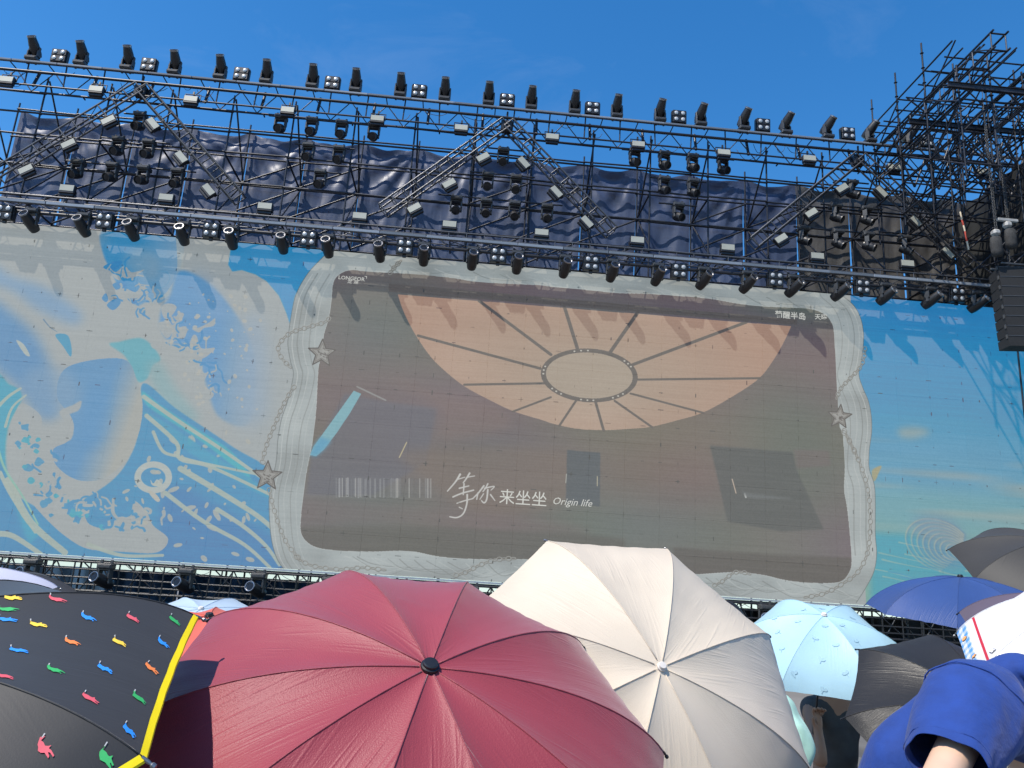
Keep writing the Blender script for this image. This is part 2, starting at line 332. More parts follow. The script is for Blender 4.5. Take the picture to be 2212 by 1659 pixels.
for k in range(46):                                               # blue pits in the crest
    t = rng.random(); cx_, cy_ = np.interp(t, [0, 0.3, 0.6, 1], [200, 240, 470, 1020]), np.interp(t, [0, 0.3, 0.6, 1], [420, 800, 980, 1120])
    x, y = cx_+rng.normal(0, 60), cy_+rng.normal(0, 50); r = rng.uniform(10, 34)
    poly(L2(*[(x+r*rng.uniform(0.6, 1.3)*math.cos(q), y+r*rng.uniform(0.5, 1.2)*math.sin(q)) for q in np.linspace(0, 6.28, 8)[:-1]]), (96, 164, 206) if rng.random() > 0.3 else (92, 184, 206), 0.85)
for k in range(60):                                               # spray
    x, y = rng.uniform(850, 1900), rng.uniform(420, 1380)
    if x < 1000 and y < 800: continue
    r = rng.uniform(7, 24); a = rng.uniform(0, 3); e = rng.uniform(1, 2.2)
    poly(L2(*[(x+r*e*math.cos(q)*math.cos(a)-r*0.8*math.sin(q)*math.sin(a), y+r*e*math.cos(q)*math.sin(a)+r*0.8*math.sin(q)*math.cos(a)) for q in np.linspace(0, 6.28, 8)[:-1]]), (196, 196, 186), 0.85)
poly(L2((1050, 120), (1180, 220), (1420, 380), (1700, 560), (1840, 760), (1500, 500), (1240, 330), (1080, 220)), (84, 196, 206), 0.85, 2)
poly(L2((1060, 270), (1250, 370), (1560, 580), (1900, 800), (2060, 950), (1700, 760), (1380, 560), (1150, 380)), (72, 176, 208), 0.85, 2)
for st, w in (([(1060, 160), (1300, 330), (1650, 560), (2030, 830)], 9), ([(1080, 300), (1300, 500), (1330, 620), (1560, 680), (2030, 900)], 9), ([(1130, 420), (1200, 560), (1310, 600), (1500, 650), (2030, 760)], 7), ([(1330, 690), (1600, 850), (1900, 1040), (2060, 1180)], 12), ([(1220, 870), (1500, 1080), (1800, 1250), (1990, 1420)], 9), ([(1600, 990), (1800, 1120), (1960, 1260), (2060, 1400)], 9), ([(0, 720), (90, 900), (260, 1160)], 8), ([(-20, 1170), (100, 1190), (300, 1320)], 12), ([(60, 780), (220, 1080), (480, 1310)], 16), ([(650, 1250), (900, 1330), (1200, 1330)], 8), ([(-20, 240), (60, 160), (150, 100)], 8), ([(40, 380), (90, 240), (190, 150)], 6)):
    stroke(L2(*st), (188, 200, 190), w, w*0.7, 0.95)
stroke(L2((-10, 560), (40, 700), (170, 900), (280, 1100)), (160, 206, 190), 5, 3)
ring = [(1130+115*math.cos(q)*1.0, 755+95*math.sin(q)) for q in np.linspace(0, 6.28, 20)]
stroke(L2(*ring), (196, 204, 200), 13); poly(L2((1110, 770), (1130, 800), (1160, 770), (1195, 810), (1160, 822), (1120, 810)), (200, 206, 198))
poly(L2((1090, 850), (1140, 870), (1180, 920), (1160, 935), (1120, 900)), (200, 200, 190))
for k in range(60):                                               # lace over the lower crest
    t = rng.random(); ex_, ey_ = np.interp(t, [0, 0.4, 0.7, 1], [360, 500, 850, 1150]), np.interp(t, [0, 0.4, 0.7, 1], [720, 930, 1030, 1150])
    x, y = ex_+rng.normal(0, 70), ey_+rng.normal(0, 55); a0 = rng.uniform(0, 6.28); P_ = [(x, y)]
    for j in range(int(rng.integers(2, 5))): a0 += rng.uniform(-1.1, 1.1); P_.append((P_[-1][0]+rng.uniform(16, 44)*math.cos(a0), P_[-1][1]+rng.uniform(16, 44)*math.sin(a0)))
    stroke(L2(*P_), CREAM if rng.random() < 0.55 else (90, 162, 206), rng.uniform(3, 8), rng.uniform(2, 6), 0.95)
# sky corner between wave and frame
SKYC = R2((-130, 20), (0, 40), (300, 60), (600, 90), (560, 140), (430, 270), (330, 430), (296, 640), (270, 560), (215, 430), (120, 320), (40, 272), (-60, 240), (-130, 250), (-160, 200))
poly(SKYC, SKYB, 1.0, 1, smooth=False)
# --- silver ribbon frame
OUT_L = R2((570, 80), (560, 120), (430, 260), (340, 420), (300, 600), (284, 720), (280, 800), (300, 920), (320, 1000), (300, 1120), (270, 1230), (230, 1350), (205, 1500), (192, 1659)) + L2((1990, 850), (1985, 1000), (2000, 1200), (2040, 1350), (2100, 1440))
OUT_R = list(reversed(R5((590, 120), (600, 180), (700, 270), (760, 380), (785, 500), (785, 620), (770, 750), (745, 880), (780, 1000), (830, 1120), (855, 1250), (860, 1380), (845, 1500)) + R6((1985, 200), (1985, 320), (2020, 430), (2030, 550), (2030, 800), (2040, 950), (2020, 1080), (1960, 1200), (1890, 1310))))
sm = lambda l: spline(l, False, 6)
frame = mask_poly([tx(p) for p in sm(OUT_L)+sm(OUT_R)])
IN_L = R2((760, 240), (700, 250), (640, 290), (612, 350), (600, 480), (580, 600), (545, 720), (540, 800), (510, 940), (500, 1050), (490, 1250), (470, 1450)) + R4((230, 150), (200, 300), (180, 450), (165, 580), (165, 680), (210, 745), (290, 780), (430, 795), (620, 800), (760, 795), (880, 800), (1000, 825), (1100, 838), (1300, 848), (1590, 848))
IN_B = R6((730, 1100), (1000, 1085), (1200, 1105), (1350, 1140), (1500, 1160), (1700, 1165), (1790, 1145), (1840, 1080), (1855, 1000), (1840, 780), (1820, 600), (1800, 480), (1805, 330), (1800, 200), (1790, 60))
IN_R = list(reversed(R3((0, 362), (300, 390), (500, 410), (700, 415), (1000, 435), (1200, 455), (1400, 490), (1600, 510), (1900, 525)) + R5((440, 350), (500, 420), (520, 480), (530, 600), (540, 800), (548, 950), (556, 1100), (575, 1350))))
IN_T = list(reversed(R2((900, 255), (1200, 270), (1500, 300), (1700, 330), (2150, 352))))
inner = mask_poly([tx(p) for p in sm(IN_L)+sm(IN_B)+sm(IN_R)+sm(IN_T)])
paint(frame, (184, 191, 190))
rib = frame*(1-inner)
nz = 0.7*noise2(120, 70, 21)+0.3*noise2(50, 34, 22)
paint(rib*np.clip((nz-0.48)*2.4, 0, 1), (158, 162, 160), 0.7); paint(rib*np.clip((0.48-nz)*2.4, 0, 1), (204, 211, 209), 0.8)
def offs(pts, a): return [(p[0]+a[0], p[1]+a[1]) for p in pts]
for k, (a, c, o, w) in enumerate((((9, 3), (214, 219, 216), 0.8, 2.0), ((20, 2), (140, 142, 138), 0.5, 3.0), ((32, -2), (210, 214, 212), 0.6, 2.0), ((46, 3), (146, 147, 143), 0.45, 3.0), ((58, 0), (208, 213, 210), 0.5, 2.0))):
    stroke(offs(OUT_L[2:], a), c, w, w*0.6, o, clip=rib); stroke(offs(OUT_R[3:], (-a[0], a[1])), c, w, w*0.6, o, clip=rib)
for k in range(60):                                               # satin sheen lines across top and bottom ribbons
    x = 740+k*18+rng.uniform(-9, 9); up = rng.random() > 0.5
    y = (555+(x-640)*0.086) if up else (1195+(x-640)*0.06)
    c = (210, 215, 212) if rng.random() > 0.45 else (140, 142, 138)
    stroke([(x, y), (x+30, y+rng.uniform(8, 26)), (x+75, y+rng.uniform(14, 42)), (x+130, y+rng.uniform(8, 36))], c, rng.uniform(1.2, 3), 0.8, 0.5, clip=rib)
stroke(OUT_L, (120, 124, 122), 1.4, 1.4, 0.8); stroke(OUT_R, (120, 124, 122), 1.4, 1.4, 0.8)
stroke(IN_L, (206, 210, 206), 2.2, 2.2, 0.8); stroke(IN_B, (206, 210, 206), 2.2, 2.2, 0.8); stroke(IN_R, (206, 210, 206), 2.0, 2.0, 0.8)
# --- room inside the frame
paint(inner, (126, 120, 113))
bl = np.stack([noise2(300, 170, 41), noise2(260, 150, 42), noise2(280, 160, 43)], -1)-0.5
PIC += inner[..., None]*bl*np.array([0.06, 0.042, 0.05])
poly(R2((700, 1150), (1000, 1210), (1380, 1260), (1300, 1659), (900, 1900), (420, 1900), (450, 1600)), (118, 116, 122), 0.75, 4, smooth=False, clip=inner)
poly(R2((1010, 1030), (1420, 1150), (1800, 1230), (1900, 1400), (1400, 1500), (1390, 1260)), (146, 124, 112), 0.4, 16, clip=inner)
poly(R4((860, 160), (1840, 170), (1830, 480), (1300, 560), (900, 300)), (138, 122, 108), 0.55, 14, clip=inner)
poly(R4((180, 470), (1300, 560), (1900, 640), (1890, 700), (900, 640), (180, 610)), (130, 116, 112), 0.5, 12, clip=inner)
poly(R4((160, 640), (900, 640), (1900, 690), (2212, 720), (2212, 900), (160, 850)), (112, 108, 100), 0.8, 5, smooth=False, clip=inner)
poly(R6((540, 900), (1300, 960), (1850, 980), (1850, 1180), (540, 1110)), (110, 104, 97), 0.8, 3, smooth=False, clip=inner)
poly(R6((810, 150), (1420, 200), (1450, 330), (1650, 770), (1340, 785), (940, 712), (880, 450)), (106, 106, 102), 0.85, 2, smooth=False, clip=inner)
poly(R6((1430, 180), (1690, 190), (1700, 300), (1450, 320)), (132, 116, 114), 0.5, 3, smooth=False, clip=inner)
poly([(1225, 972), (1297, 978), (1296, 1094), (1222, 1088)], (104, 107, 108), 0.9, 1, smooth=False)
stroke(R4((1842, 310), (1838, 365)), (190, 190, 180), 1.6, smooth=False); stroke(R4((2037, 325), (2037, 385)), (205, 195, 165), 1.6, smooth=False)
stroke(R4((832, 110), (786, 205)), (205, 190, 150), 2.2, smooth=False); stroke(R6((975, 400), (1003, 502)), (205, 185, 165), 2.2, smooth=False); stroke(R6((1068, 508), (1076, 532)), (205, 206, 200), 4, smooth=False)
poly(R6((1050, 470), (1090, 500), (1420, 540), (1300, 545), (1090, 535)), (126, 128, 126), 0.7, 2, clip=inner)
poly(R2((765, 1130), (820, 1152), (740, 1290), (640, 1440), (548, 1560), (490, 1612), (440, 1606), (470, 1540), (600, 1360)), (140, 186, 196), 1.0, 0, smooth=False)
poly(R2((520, 1470), (600, 1500), (548, 1560), (490, 1612), (440, 1606), (470, 1540)), (108, 170, 204), 0.9, 5, smooth=False, clip=inner)
stroke(R2((790, 1100), (1000, 1200)), (170, 172, 168), 3.5, 1.0, 0.7, smooth=False)
FAN = R2((1090, 420), (1130, 540), (1210, 700), (1310, 850), (1400, 950), (1570, 1090), (1750, 1190), (1940, 1280), (2150, 1345)) + R3((30, 1375), (200, 1410), (400, 1420), (600, 1410), (750, 1395), (950, 1345), (1130, 1290), (1350, 1170), (1540, 1040), (1650, 900), (1730, 760), (1778, 655))
fan = mask_poly([tx(p) for p in sm(FAN)])
fd = np.hypot((xx-tx((1273, 812))[0])/(TW/(LX1-LX0)*5.4), (yy-tx((1273, 812))[1])/(TH/(LZ1-LZ0)*2.6)); fd = np.clip(fd, 0, 1)[..., None]
PIC = np.where(fan[..., None] > 0.5, (1-fd)*np.array((186, 168, 148))/255.0+fd*np.array((194, 160, 138))/255.0+0.05*(noise2(200, 120, 51)-0.5)[..., None], PIC)
GREY = (120, 112, 104)
ell = lambda rx, ry: [(1273+rx*math.cos(q)*0.998-ry*math.sin(q)*0.06, 811+rx*math.cos(q)*0.06+ry*math.sin(q)) for q in np.linspace(0, 2*math.pi, 40)]
for a, b, w0, w1 in (((1167, 796), (903, 725), 6, 7), ((1190, 766), (1035, 650), 7, 12), ((1176, 828), (1003, 831), 5, 5), ((1190, 858), (1108, 889), 4.5, 5), ((1247, 752), (1219, 662), 8, 12), ((1316, 764), (1377, 676), 8, 12), ((1366, 788), (1612, 696), 7, 12), ((1378, 820), (1642, 817), 5, 5), ((1362, 850), (1520, 892), 4.5, 5), ((1328, 866), (1409, 923), 5, 6), ((1287, 870), (1304, 930), 6, 7), ((1244, 866), (1208, 920), 5, 6)):
    stroke([a, b], GREY, w0, w1, smooth=False)
top = mask_poly([tx(p) for p in [(840, 630), (1722, 702), (1722, 690), (840, 612)]]); paint(top, GREY)
poly(ell(105, 58), GREY, smooth=False); poly(ell(94, 49.5), (184, 168, 149), smooth=False)
for q in (4.35, 4.5, 4.65, 5.55, 5.68, 5.81, 0.72, 0.86, 1.0, 1.45, 1.58, 1.72, 2.2, 2.34, 2.48, 3.1, 3.25, 3.4):
    x, y = 1273+99.5*math.cos(q)*0.998-53.5*math.sin(q)*0.06, 811+99.5*math.cos(q)*0.06+53.5*math.sin(q)
    stroke([(x-0.4, y), (x+0.4, y)], (214, 208, 196), 3.4, smooth=False)
# --- chain and star ornaments
def chain(path, n, sz=8.0):
    P = spline(path, False, 12); P = np.array(P); d = np.r_[0, np.cumsum(np.hypot(*np.diff(P, axis=0).T))]
    for k in range(n):
        t = d[-1]*(k+0.5)/n; x, y = np.interp(t, d, P[:, 0]), np.interp(t, d, P[:, 1]); x2, y2 = np.interp(min(d[-1], t+2), d, P[:, 0]), np.interp(min(d[-1], t+2), d, P[:, 1])
        a = math.atan2(y2-y, x2-x); rx, ry = sz*0.72, sz*(0.55 if k % 2 == 0 else 0.24)
        E_ = [(x+rx*math.cos(q)*math.cos(a)-ry*math.sin(q)*math.sin(a), y+rx*math.cos(q)*math.sin(a)+ry*math.sin(q)*math.cos(a)) for q in np.linspace(0, 6.29, 14)]
        stroke(offs(E_, (0.7, 0.9)), (126, 122, 115), 1.9, op=0.75); stroke(E_, (186, 186, 179), 1.1, op=0.9)
chain(R2((590, 590), (540, 625), (420, 660), (300, 700), (230, 760), (205, 820), (235, 890), (300, 960)), 20)
chain(R2((330, 1090), (290, 1150), (230, 1260), (180, 1380), (130, 1500), (90, 1640)) + L2((1950, 640)), 19)
chain(L2((1980, 830), (2010, 960), (2060, 1120), (2120, 1250), (2212, 1360)) + R4((130, 830), (200, 875), (300, 900), (420, 910), (560, 900), (700, 915)), 34)
chain(R4((1130, 950), (1200, 930), (1300, 880), (1400, 850), (1520, 842)), 14)
chain(R5((800, 640), (790, 720), (760, 810), (660, 920), (580, 1010), (545, 1100)), 18, 7)
chain(R5((600, 1380), (660, 1480), (740, 1640)) + R6((1800, 40), (1880, 200), (1950, 380), (1985, 560), (1990, 760), (1970, 940), (1900, 1080), (1790, 1165), (1650, 1240), (1500, 1270)), 52)
chain(R6((830, 1185), (900, 1150), (980, 1090), (1050, 1085), (1110, 1100)), 10, 7)
chain(R2((1030, 265), (1060, 220), (1110, 170)), 6)
for (cx_, cy_), r, ro in ((R2((530, 855))[0], 31, 0.06), (L2((1970, 745))[0], 33, 0.06), (R5((575, 1260))[0], 27, 0.1)):
    pt = [(cx_+(r if k % 2 == 0 else r*0.44)*math.sin(k*math.pi/5+ro), cy_-(r if k % 2 == 0 else r*0.44)*math.cos(k*math.pi/5+ro)) for k in range(10)]
    poly(pt, (172, 170, 164), smooth=False); stroke(pt+pt[:1], (112, 106, 100), 2.6, smooth=False)
    stroke([(cx_+(p[0]-cx_)*0.72, cy_+(p[1]-cy_)*0.72) for p in pt+pt[:1]], (140, 134, 126), 1.4, smooth=False)
    for k in range(16):
        a, q = rng.uniform(0, 6.28), rng.uniform(0, 0.5)*r; x, y = cx_+q*math.cos(a), cy_+q*math.sin(a); stroke([(x, y), (x+2.5, y+1.5)], (120, 114, 108), 2, smooth=False)
# --- handwriting and the smeared line
WHITE = (214, 212, 206)
for st, w0, w1 in (([(1170, 312), (1140, 360), (1090, 418)], 7, 4), ([(1150, 345), (1200, 330)], 4, 3), ([(1230, 305), (1205, 345), (1190, 365)], 6, 4), ([(1215, 330), (1262, 322)], 4, 3), ([(1165, 400), (1225, 385)], 5, 4), ([(1195, 372), (1190, 440)], 5, 4), ([(1125, 455), (1180, 432), (1255, 412)], 5, 5), ([(1150, 495), (1200, 478), (1250, 466)], 4, 4), ([(1215, 440), (1212, 500), (1190, 560), (1150, 585), (1105, 580)], 6, 4), ([(1165, 520), (1185, 530)], 4, 3), ([(1320, 385), (1285, 430), (1250, 465)], 6, 4), ([(1283, 430), (1275, 470)], 5, 4), ([(1345, 372), (1330, 400), (1315, 420)], 5, 4), ([(1325, 400), (1385, 388), (1365, 412)], 5, 3), ([(1345, 410), (1338, 470), (1322, 492), (1305, 478)], 6, 4), ([(1318, 435), (1295, 470)], 4, 3), ([(1362, 440), (1390, 478)], 5, 3)):
    stroke(R4(*st), WHITE, w0*0.62, w1*0.62)
for k in range(58):
    x = 378+k*10.6+rng.uniform(-3, 3); b = rng.random()**3; y0, y1 = 336+rng.uniform(-4, 4), 446+rng.uniform(-6, 6)
    stroke(R4((x, y0+x*0.008), (x, y1+x*0.012)), (118+70*b,)*3, 2.0+2*b, op=0.25+0.4*b, smooth=False)
for x, b in ((425, 1), (450, 0.8), (510, 0.95), (538, 0.9), (775, 1), (768, 0.9), (848, 1), (915, 0.8), (965, 0.9), (985, 0.9)):
    stroke(R4((x, 334+x*0.006), (x, 448+x*0.012)), WHITE, 1.8, op=0.6*b, smooth=False)
# --- LED texture: row banding, dead spots at module corners
PIC += (noise2(120, 2.2, 61)-0.5)[..., None]*0.028+(noise2(3, 3, 62)-0.5)[..., None]*0.025
PIC += (noise2(900, 1.5, 63)-0.5)[..., None]*0.012
md = TW/(LX1-LX0)*0.5
for k in range(900):
    ix, iz = int(rng.integers(0, 64)), int(rng.integers(0, 18)); x, y = int(ix*md), int(iz*md)
    dkv = rng.uniform(0.55, 0.92)
    if rng.random() < 0.5: h = int(rng.integers(3, 14)); PIC[max(0, y-h//2):y+h//2+1, x:x+int(rng.integers(1, 4))] *= dkv
    else: h = int(rng.integers(3, 18)); PIC[y:y+int(rng.integers(1, 3)), max(0, x-h//2):x+h//2] *= dkv
PIC = (0.5+(PIC-0.5)*0.84)*0.95; PIC += inner[..., None]*0.018; PIC = np.clip(PIC, 0, 1)
REFL = np.array([0.130, 0.126, 0.117], np.float32)     # what the sunlit black mask adds by itself
LINP = np.where(PIC <= 0.04045, PIC/12.92, ((PIC+0.055)/1.055)**2.4)
EMI = np.clip(LINP-REFL, 0.004, 1)
img = bpy.data.images.new('screen_picture', TW, TH, float_buffer=True); img.colorspace_settings.name = 'Linear Rec.709'
buf = np.ones((TH, TW, 4), np.float32); buf[..., :3] = EMI/(2**S.view_settings.exposure)
img.pixels.foreach_set(buf.ravel()); img.update(); img.pack()
def led_material(name, image=None, color=None):
    m = bpy.data.materials.new(name); m.use_nodes = True; n, l = m.node_tree.nodes, m.node_tree.links; b = n['Principled BSDF']
    b.inputs['Base Color'].default_value = (0.118, 0.111, 0.095, 1); b.inputs['Roughness'].default_value = 0.75; b.inputs['Specular IOR Level'].default_value = 0.15
    b.inputs['Emission Strength'].default_value = 1.0
    if image:
        gp = n.new('ShaderNodeNewGeometry'); mp = n.new('ShaderNodeVectorMath'); mp.operation = 'SUBTRACT'; mp.inputs[1].default_value = (LX0, 0, LZ0); l.new(gp.outputs['Position'], mp.inputs[0])
        sp = n.new('ShaderNodeSeparateXYZ'); l.new(mp.outputs[0], sp.inputs[0]); cb = n.new('ShaderNodeCombineXYZ')
        for ax, k, s in (('X', 'X', LX1-LX0), ('Z', 'Y', LZ1-LZ0)):
            d = n.new('ShaderNodeMath'); d.operation = 'DIVIDE'; d.inputs[1].default_value = s; l.new(sp.outputs[ax], d.inputs[0]); l.new(d.outputs[0], cb.inputs[k])
        t = n.new('ShaderNodeTexImage'); t.image = image; t.extension = 'EXTEND'; l.new(cb.outputs[0], t.inputs[0])
        oi = n.new('ShaderNodeObjectInfo'); mr = n.new('ShaderNodeMapRange'); mr.inputs['To Min'].default_value = 0.985; mr.inputs['To Max'].default_value = 1.015; l.new(oi.outputs['Random'], mr.inputs['Value'])
        vm = n.new('ShaderNodeVectorMath'); vm.operation = 'SCALE'; l.new(t.outputs[0], vm.inputs[0]); l.new(mr.outputs[0], vm.inputs['Scale']); l.new(vm.outputs[0], b.inputs['Emission Color'])
    else: b.inputs['Emission Color'].default_value = tuple(color)+(1,)
    return m
M_LED = led_material('led_face', img)
M_LEDTXT = led_material('led_lettering', None, (0.40, 0.40, 0.37))
led = empty('led_screen', (1.5, LY+0.1, 0)); tag(led, 'huge LED screen showing a blue wave, silver ribbon frame and round ceiling window', 'LED screen')
pm = box_mesh('led_panel', (0.9965, 0.10, 0.9955), M_LED)
nx, nzr = 32, 9
for i in range(nx):
    for j in range(nzr):
        obj('led_panel', pm, led, loc=(LX0+i+0.5-1.5, -0.05, LZ0+(LZ1-LZ0)*(j+0.5)/nzr))
obj('backing', box_mesh('backing', (32.0, 0.05, 8.96), M_BLACK), led, loc=(0, 0.06, (LZ0+LZ1)/2))
M_EDGE = mat('screen_edge_metal', (0.42, 0.43, 0.45), 0.35, 0.6, 0.1)
obj('bottom_rail', box_mesh('bottom_rail', (32.0, 0.06, 0.05), M_EDGE), led, loc=(0, -0.08, LZ0-0.035))
obj('lower_rail', box_mesh('lower_rail', (32.0, 0.06, 0.06), M_BLACK), led, loc=(0, -0.06, LZ0-0.10))
def lettering(text, v0, v1, size, shear=0.0, bold=0.0, sx=1.0):
    c = bpy.data.curves.new('lettering', 'FONT'); c.body = text; c.size = 1.0; c.shear = shear; c.offset = bold; c.resolution_u = 2
    t = bpy.data.objects.new('lettering_src', c); COL.objects.link(t); bpy.context.view_layer.update()
    me = bpy.data.meshes.new_from_object(t.evaluated_get(bpy.context.evaluated_depsgraph_get())); COL.objects.unlink(t); bpy.data.objects.remove(t)
    co = np.array([v.co[:] for v in me.vertices]); x0, x1 = co[:, 0].min(), co[:, 0].max()
    A, B = at(v0[0], v0[1], LY), at(v1[0], v1[1], LY); s = (B.x-A.x)/(x1-x0); h = (co[:, 1].max()-co[:, 1].min())
    sz = s if size is None else size/h
    y0 = co[:, 1].min()
    for v in me.vertices: v.co = (A.x+(v.co.x-x0)*s-1.5, -0.103, A.z+(v.co.y-y0)*sz)
    me.materials.clear(); me.materials.append(M_LEDTXT)
    return obj('lettering', me, led)
lettering('LONGFOR', (731, 603), (788, 606), None, bold=0.012)
lettering('\u9f99 \u6e56', (750, 612), (773, 614), None, bold=0.01)
A_ = at(790, 597, LY); obj('corner_mark', box_mesh('corner_mark', (0.06, 0.004, 0.016), M_LEDTXT), led, loc=(A_.x-1.5, -0.102, A_.z)); obj('corner_mark', box_mesh('corner_mark_v', (0.016, 0.004, 0.07), M_LEDTXT), led, loc=(A_.x-1.5+0.03, -0.102, A_.z-0.03))
lettering('\u8461\u9192\u534a\u5c9b', (1674, 686), (1740, 690), None, bold=0.016)
lettering('\u5929\u66dc', (1760, 690), (1787, 692), None, bold=0.012)
lettering('\u6765\u5750\u5750', (1078, 1088), (1180, 1093), None)
lettering('Origin life', (1195, 1094), (1279, 1099), None, shear=0.32)
# ------------------------------------------------------------------ scaffold behind the screen
FY, BY = 21.55, 23.4
PX = [-15.36+1.87*k for k in range(18)]                # front and back post positions
sc = empty('stage_scaffold', (0, 22.4, 0)); tag(sc, 'black steel pipe scaffold standing behind the LED screen', 'scaffold')
R = 0.031
cp = lathe_mesh('coupler', [(0.045, -0.012), (0.058, 0), (0.045, 0.012)], M_PIPE, 7)
FZ = [15.45, 14.75, 14.05, 13.05, 12.05]; BZ = [15.95, 14.95, 13.95, 12.95, 11.95]
for i, x in enumerate(PX):
    xj = x+random.uniform(-0.02, 0.02)
    pipe(sc, 'post', (xj, FY, 0), (xj, FY, 16.02), 0.028, M_PIPE); pipe(sc, 'post', (xj, BY, 0), (xj, BY, 16.18), 0.028, M_PIPE)
    for z in FZ: obj('coupler', cp, sc, loc=(xj, FY-22.4, z))
    for z in BZ: obj('coupler', cp, sc, loc=(xj, BY-22.4, z))
    for z in (14.05, 12.05): pipe(sc, 'transom', (xj, FY, z-0.06), (xj, BY, z-0.06), R, M_PIPE)
    if i % 1 == 0:
        pipe(sc, 'depth_brace', (xj+0.05, FY, 12.1), (xj+0.05, BY, 14.0), R*0.9, M_PIPE); pipe(sc, 'depth_brace', (xj+0.05, BY, 14.05), (xj+0.05, FY, 15.9), R*0.9, M_PIPE)
    if i < len(PX)-1:
        x2 = PX[i+1]
        for z in FZ: pipe(sc, 'ledger', (x, FY-0.04, z), (x2, FY-0.04, z+random.uniform(-0.03, 0.03)), R, M_PIPE)
        for z in BZ: pipe(sc, 'ledger', (x, BY-0.04, z), (x2, BY-0.04, z+random.uniform(-0.03, 0.03)), R, M_PIPE)
        if i % 4 != 3:
            up = (i//2) % 2 == 0
            pipe(sc, 'brace', (x, BY-0.09, 12.0), (x2, BY-0.09, 13.0), R, M_PIPE)
            pipe(sc, 'brace', (x, BY-0.09, 13.0), (x2, BY-0.09, 13.95), R, M_PIPE)
            if up: pipe(sc, 'brace', (x, BY-0.09, 14.0), (x2, BY-0.09, 14.9), R, M_PIPE)
# light pipes for the moving heads
def rail_pipe(x0, x1, z): pipe(sc, 'lamp_rail', (x0, 21.3, z), (x1, 21.3, z), 0.026, M_PIPE)
for c in (-10.45, 0.55, 11.6):
    rail_pipe(c-0.5, c+0.6, 14.90); rail_pipe(c-1.0, c+1.0, 14.03); rail_pipe(c-1.9, c+1.9, 13.17)
for c in (-4.9, 6.03):
    rail_pipe(c-1.8, c+1.8, 15.29); rail_pipe(c-0.9, c+0.9, 14.42); rail_pipe(c-0.6, c+0.6, 13.56)
# ------------------------------------------------------------------ box trusses
def box_truss(name, label, x0, x1, yc, zt, zb, dep, bay, rc, rw, m, group=None):
    t = empty(name, (x0, yc, zb)); tag(t, label, 'truss', group)
    for y in (yc-dep/2, yc+dep/2):
        for z in (zb, zt): pipe(t, 'chord', (x0, y, z), (x1, y, z), rc, m)
    n = int(round((x1-x0)/bay))
    for k in range(n+1):
        x = x0+k*(x1-x0)/n
        pipe(t, 'upright', (x, yc-dep/2, zb), (x, yc-dep/2, zt), rw, m)
        if k % 2 == 0: pipe(t, 'spacer', (x, yc-dep/2, zb), (x, yc+dep/2, zb), rw, m)
        if k < n:
            xb = x0+(k+1)*(x1-x0)/n
            a, b = (zb, zt) if k % 2 else (zt, zb)
            pipe(t, 'diagonal', (x, yc+dep/2, a), (xb, yc+dep/2, b), rw, m)
            if k % 2: pipe(t, 'diagonal', (x, yc-dep/2, zb), (xb, yc+dep/2, zb), rw, m)
    return t
tt = empty('lighting_truss', (-15.6, 21.2, 15.35)); tag(tt, 'long top truss carrying a row of upright beam lights against the sky', 'truss')
for y, z, r in ((20.98, 16.10, 0.03), (21.42, 16.10, 0.03), (20.98, 15.80, 0.045), (21.42, 15.40, 0.032), (21.0, 15.36, 0.028)): pipe(tt, 'chord', (-15.6, y, z), (17.2, y, z), r, M_PIPE)
n = 58
for k in range(n):
    x = -15.5+k*0.56; up = k % 2
    pipe(tt, 'diagonal', (x, 21.40, 15.40 if up else 16.1), (x+0.56, 21.40, 16.1 if up else 15.40), 0.016, M_PIPE)
    if k % 2: pipe(tt, 'upright', (x, 21.02, 15.36), (x+random.uniform(-0.05, 0.05), 21.02, 16.08), 0.022, M_PIPE)
    if k % 3 == 0: pipe(tt, 'hanger', (x+0.2, 21.1, 15.40), (x+0.2, 21.3, 16.05), 0.045, M_PIPE)
    if k % 2 == 0: pipe(tt, 'spacer', (x, 20.98, 16.1), (x, 21.42, 16.1), 0.018, M_PIPE)
st = box_mesh('light_strip', (1.305, 0.06, 0.062), M_STRIP, bevel=0.008)
for k in range(25): obj('light_strip', st, tt, loc=(-15.6+0.66+k*1.318+15.6, 20.92-21.2, 16.10-15.35))
for k in range(34):                                     # slack cables
    x = random.uniform(-15, 15); L = random.uniform(0.25, 0.8); z = random.choice([15.9, 15.75, 15.6, 15.45]); y = random.uniform(20.95, 21.1); dz = random.uniform(0.08, 0.3)
    pts = [(x+L*t+15.6, y-21.2, z-dz*4*t*(1-t)+0.1*math.sin(9*t+x)*dz-15.35) for t in np.linspace(0, 1, 9)]
    obj('cable', tube_bm('cable', pts, 0.008, M_CABLE, 4), tt)
ET, EB = 11.57, 11.31
et = box_truss('lighting_truss', 'truss above the LED screen with downward row of beam lights', -14.7, 16.0, 20.60, ET, EB, 0.32, 0.508, 0.02, 0.013, M_TRUSS)
pipe(et, 'chord', (-14.7, 20.60, 11.12), (16.0, 20.60, 11.12), 0.05, M_PIPE); pipe(et, 'chord', (-14.7, 20.76, 11.2), (16.0, 20.76, 11.2), 0.04, M_PIPE)  # extra thick chords, added to broaden the truss shadow on the screen
sb = box_mesh('light_strip', (1.30, 0.05, 0.085), M_STRIP, bevel=0.008)
for k in range(23): obj('light_strip', sb, et, loc=(0.66+k*1.318, -0.20, 0.04))
for k in range(24):
    x = random.uniform(0.2, 30); pts = [(x+t*0.7, 0.02, -0.02-0.18*4*t*(1-t)*random.uniform(0.9, 1.1)) for t in np.linspace(0, 1, 8)]
    obj('cable', tube_bm('cable', pts, 0.008, M_CABLE, 4), et)
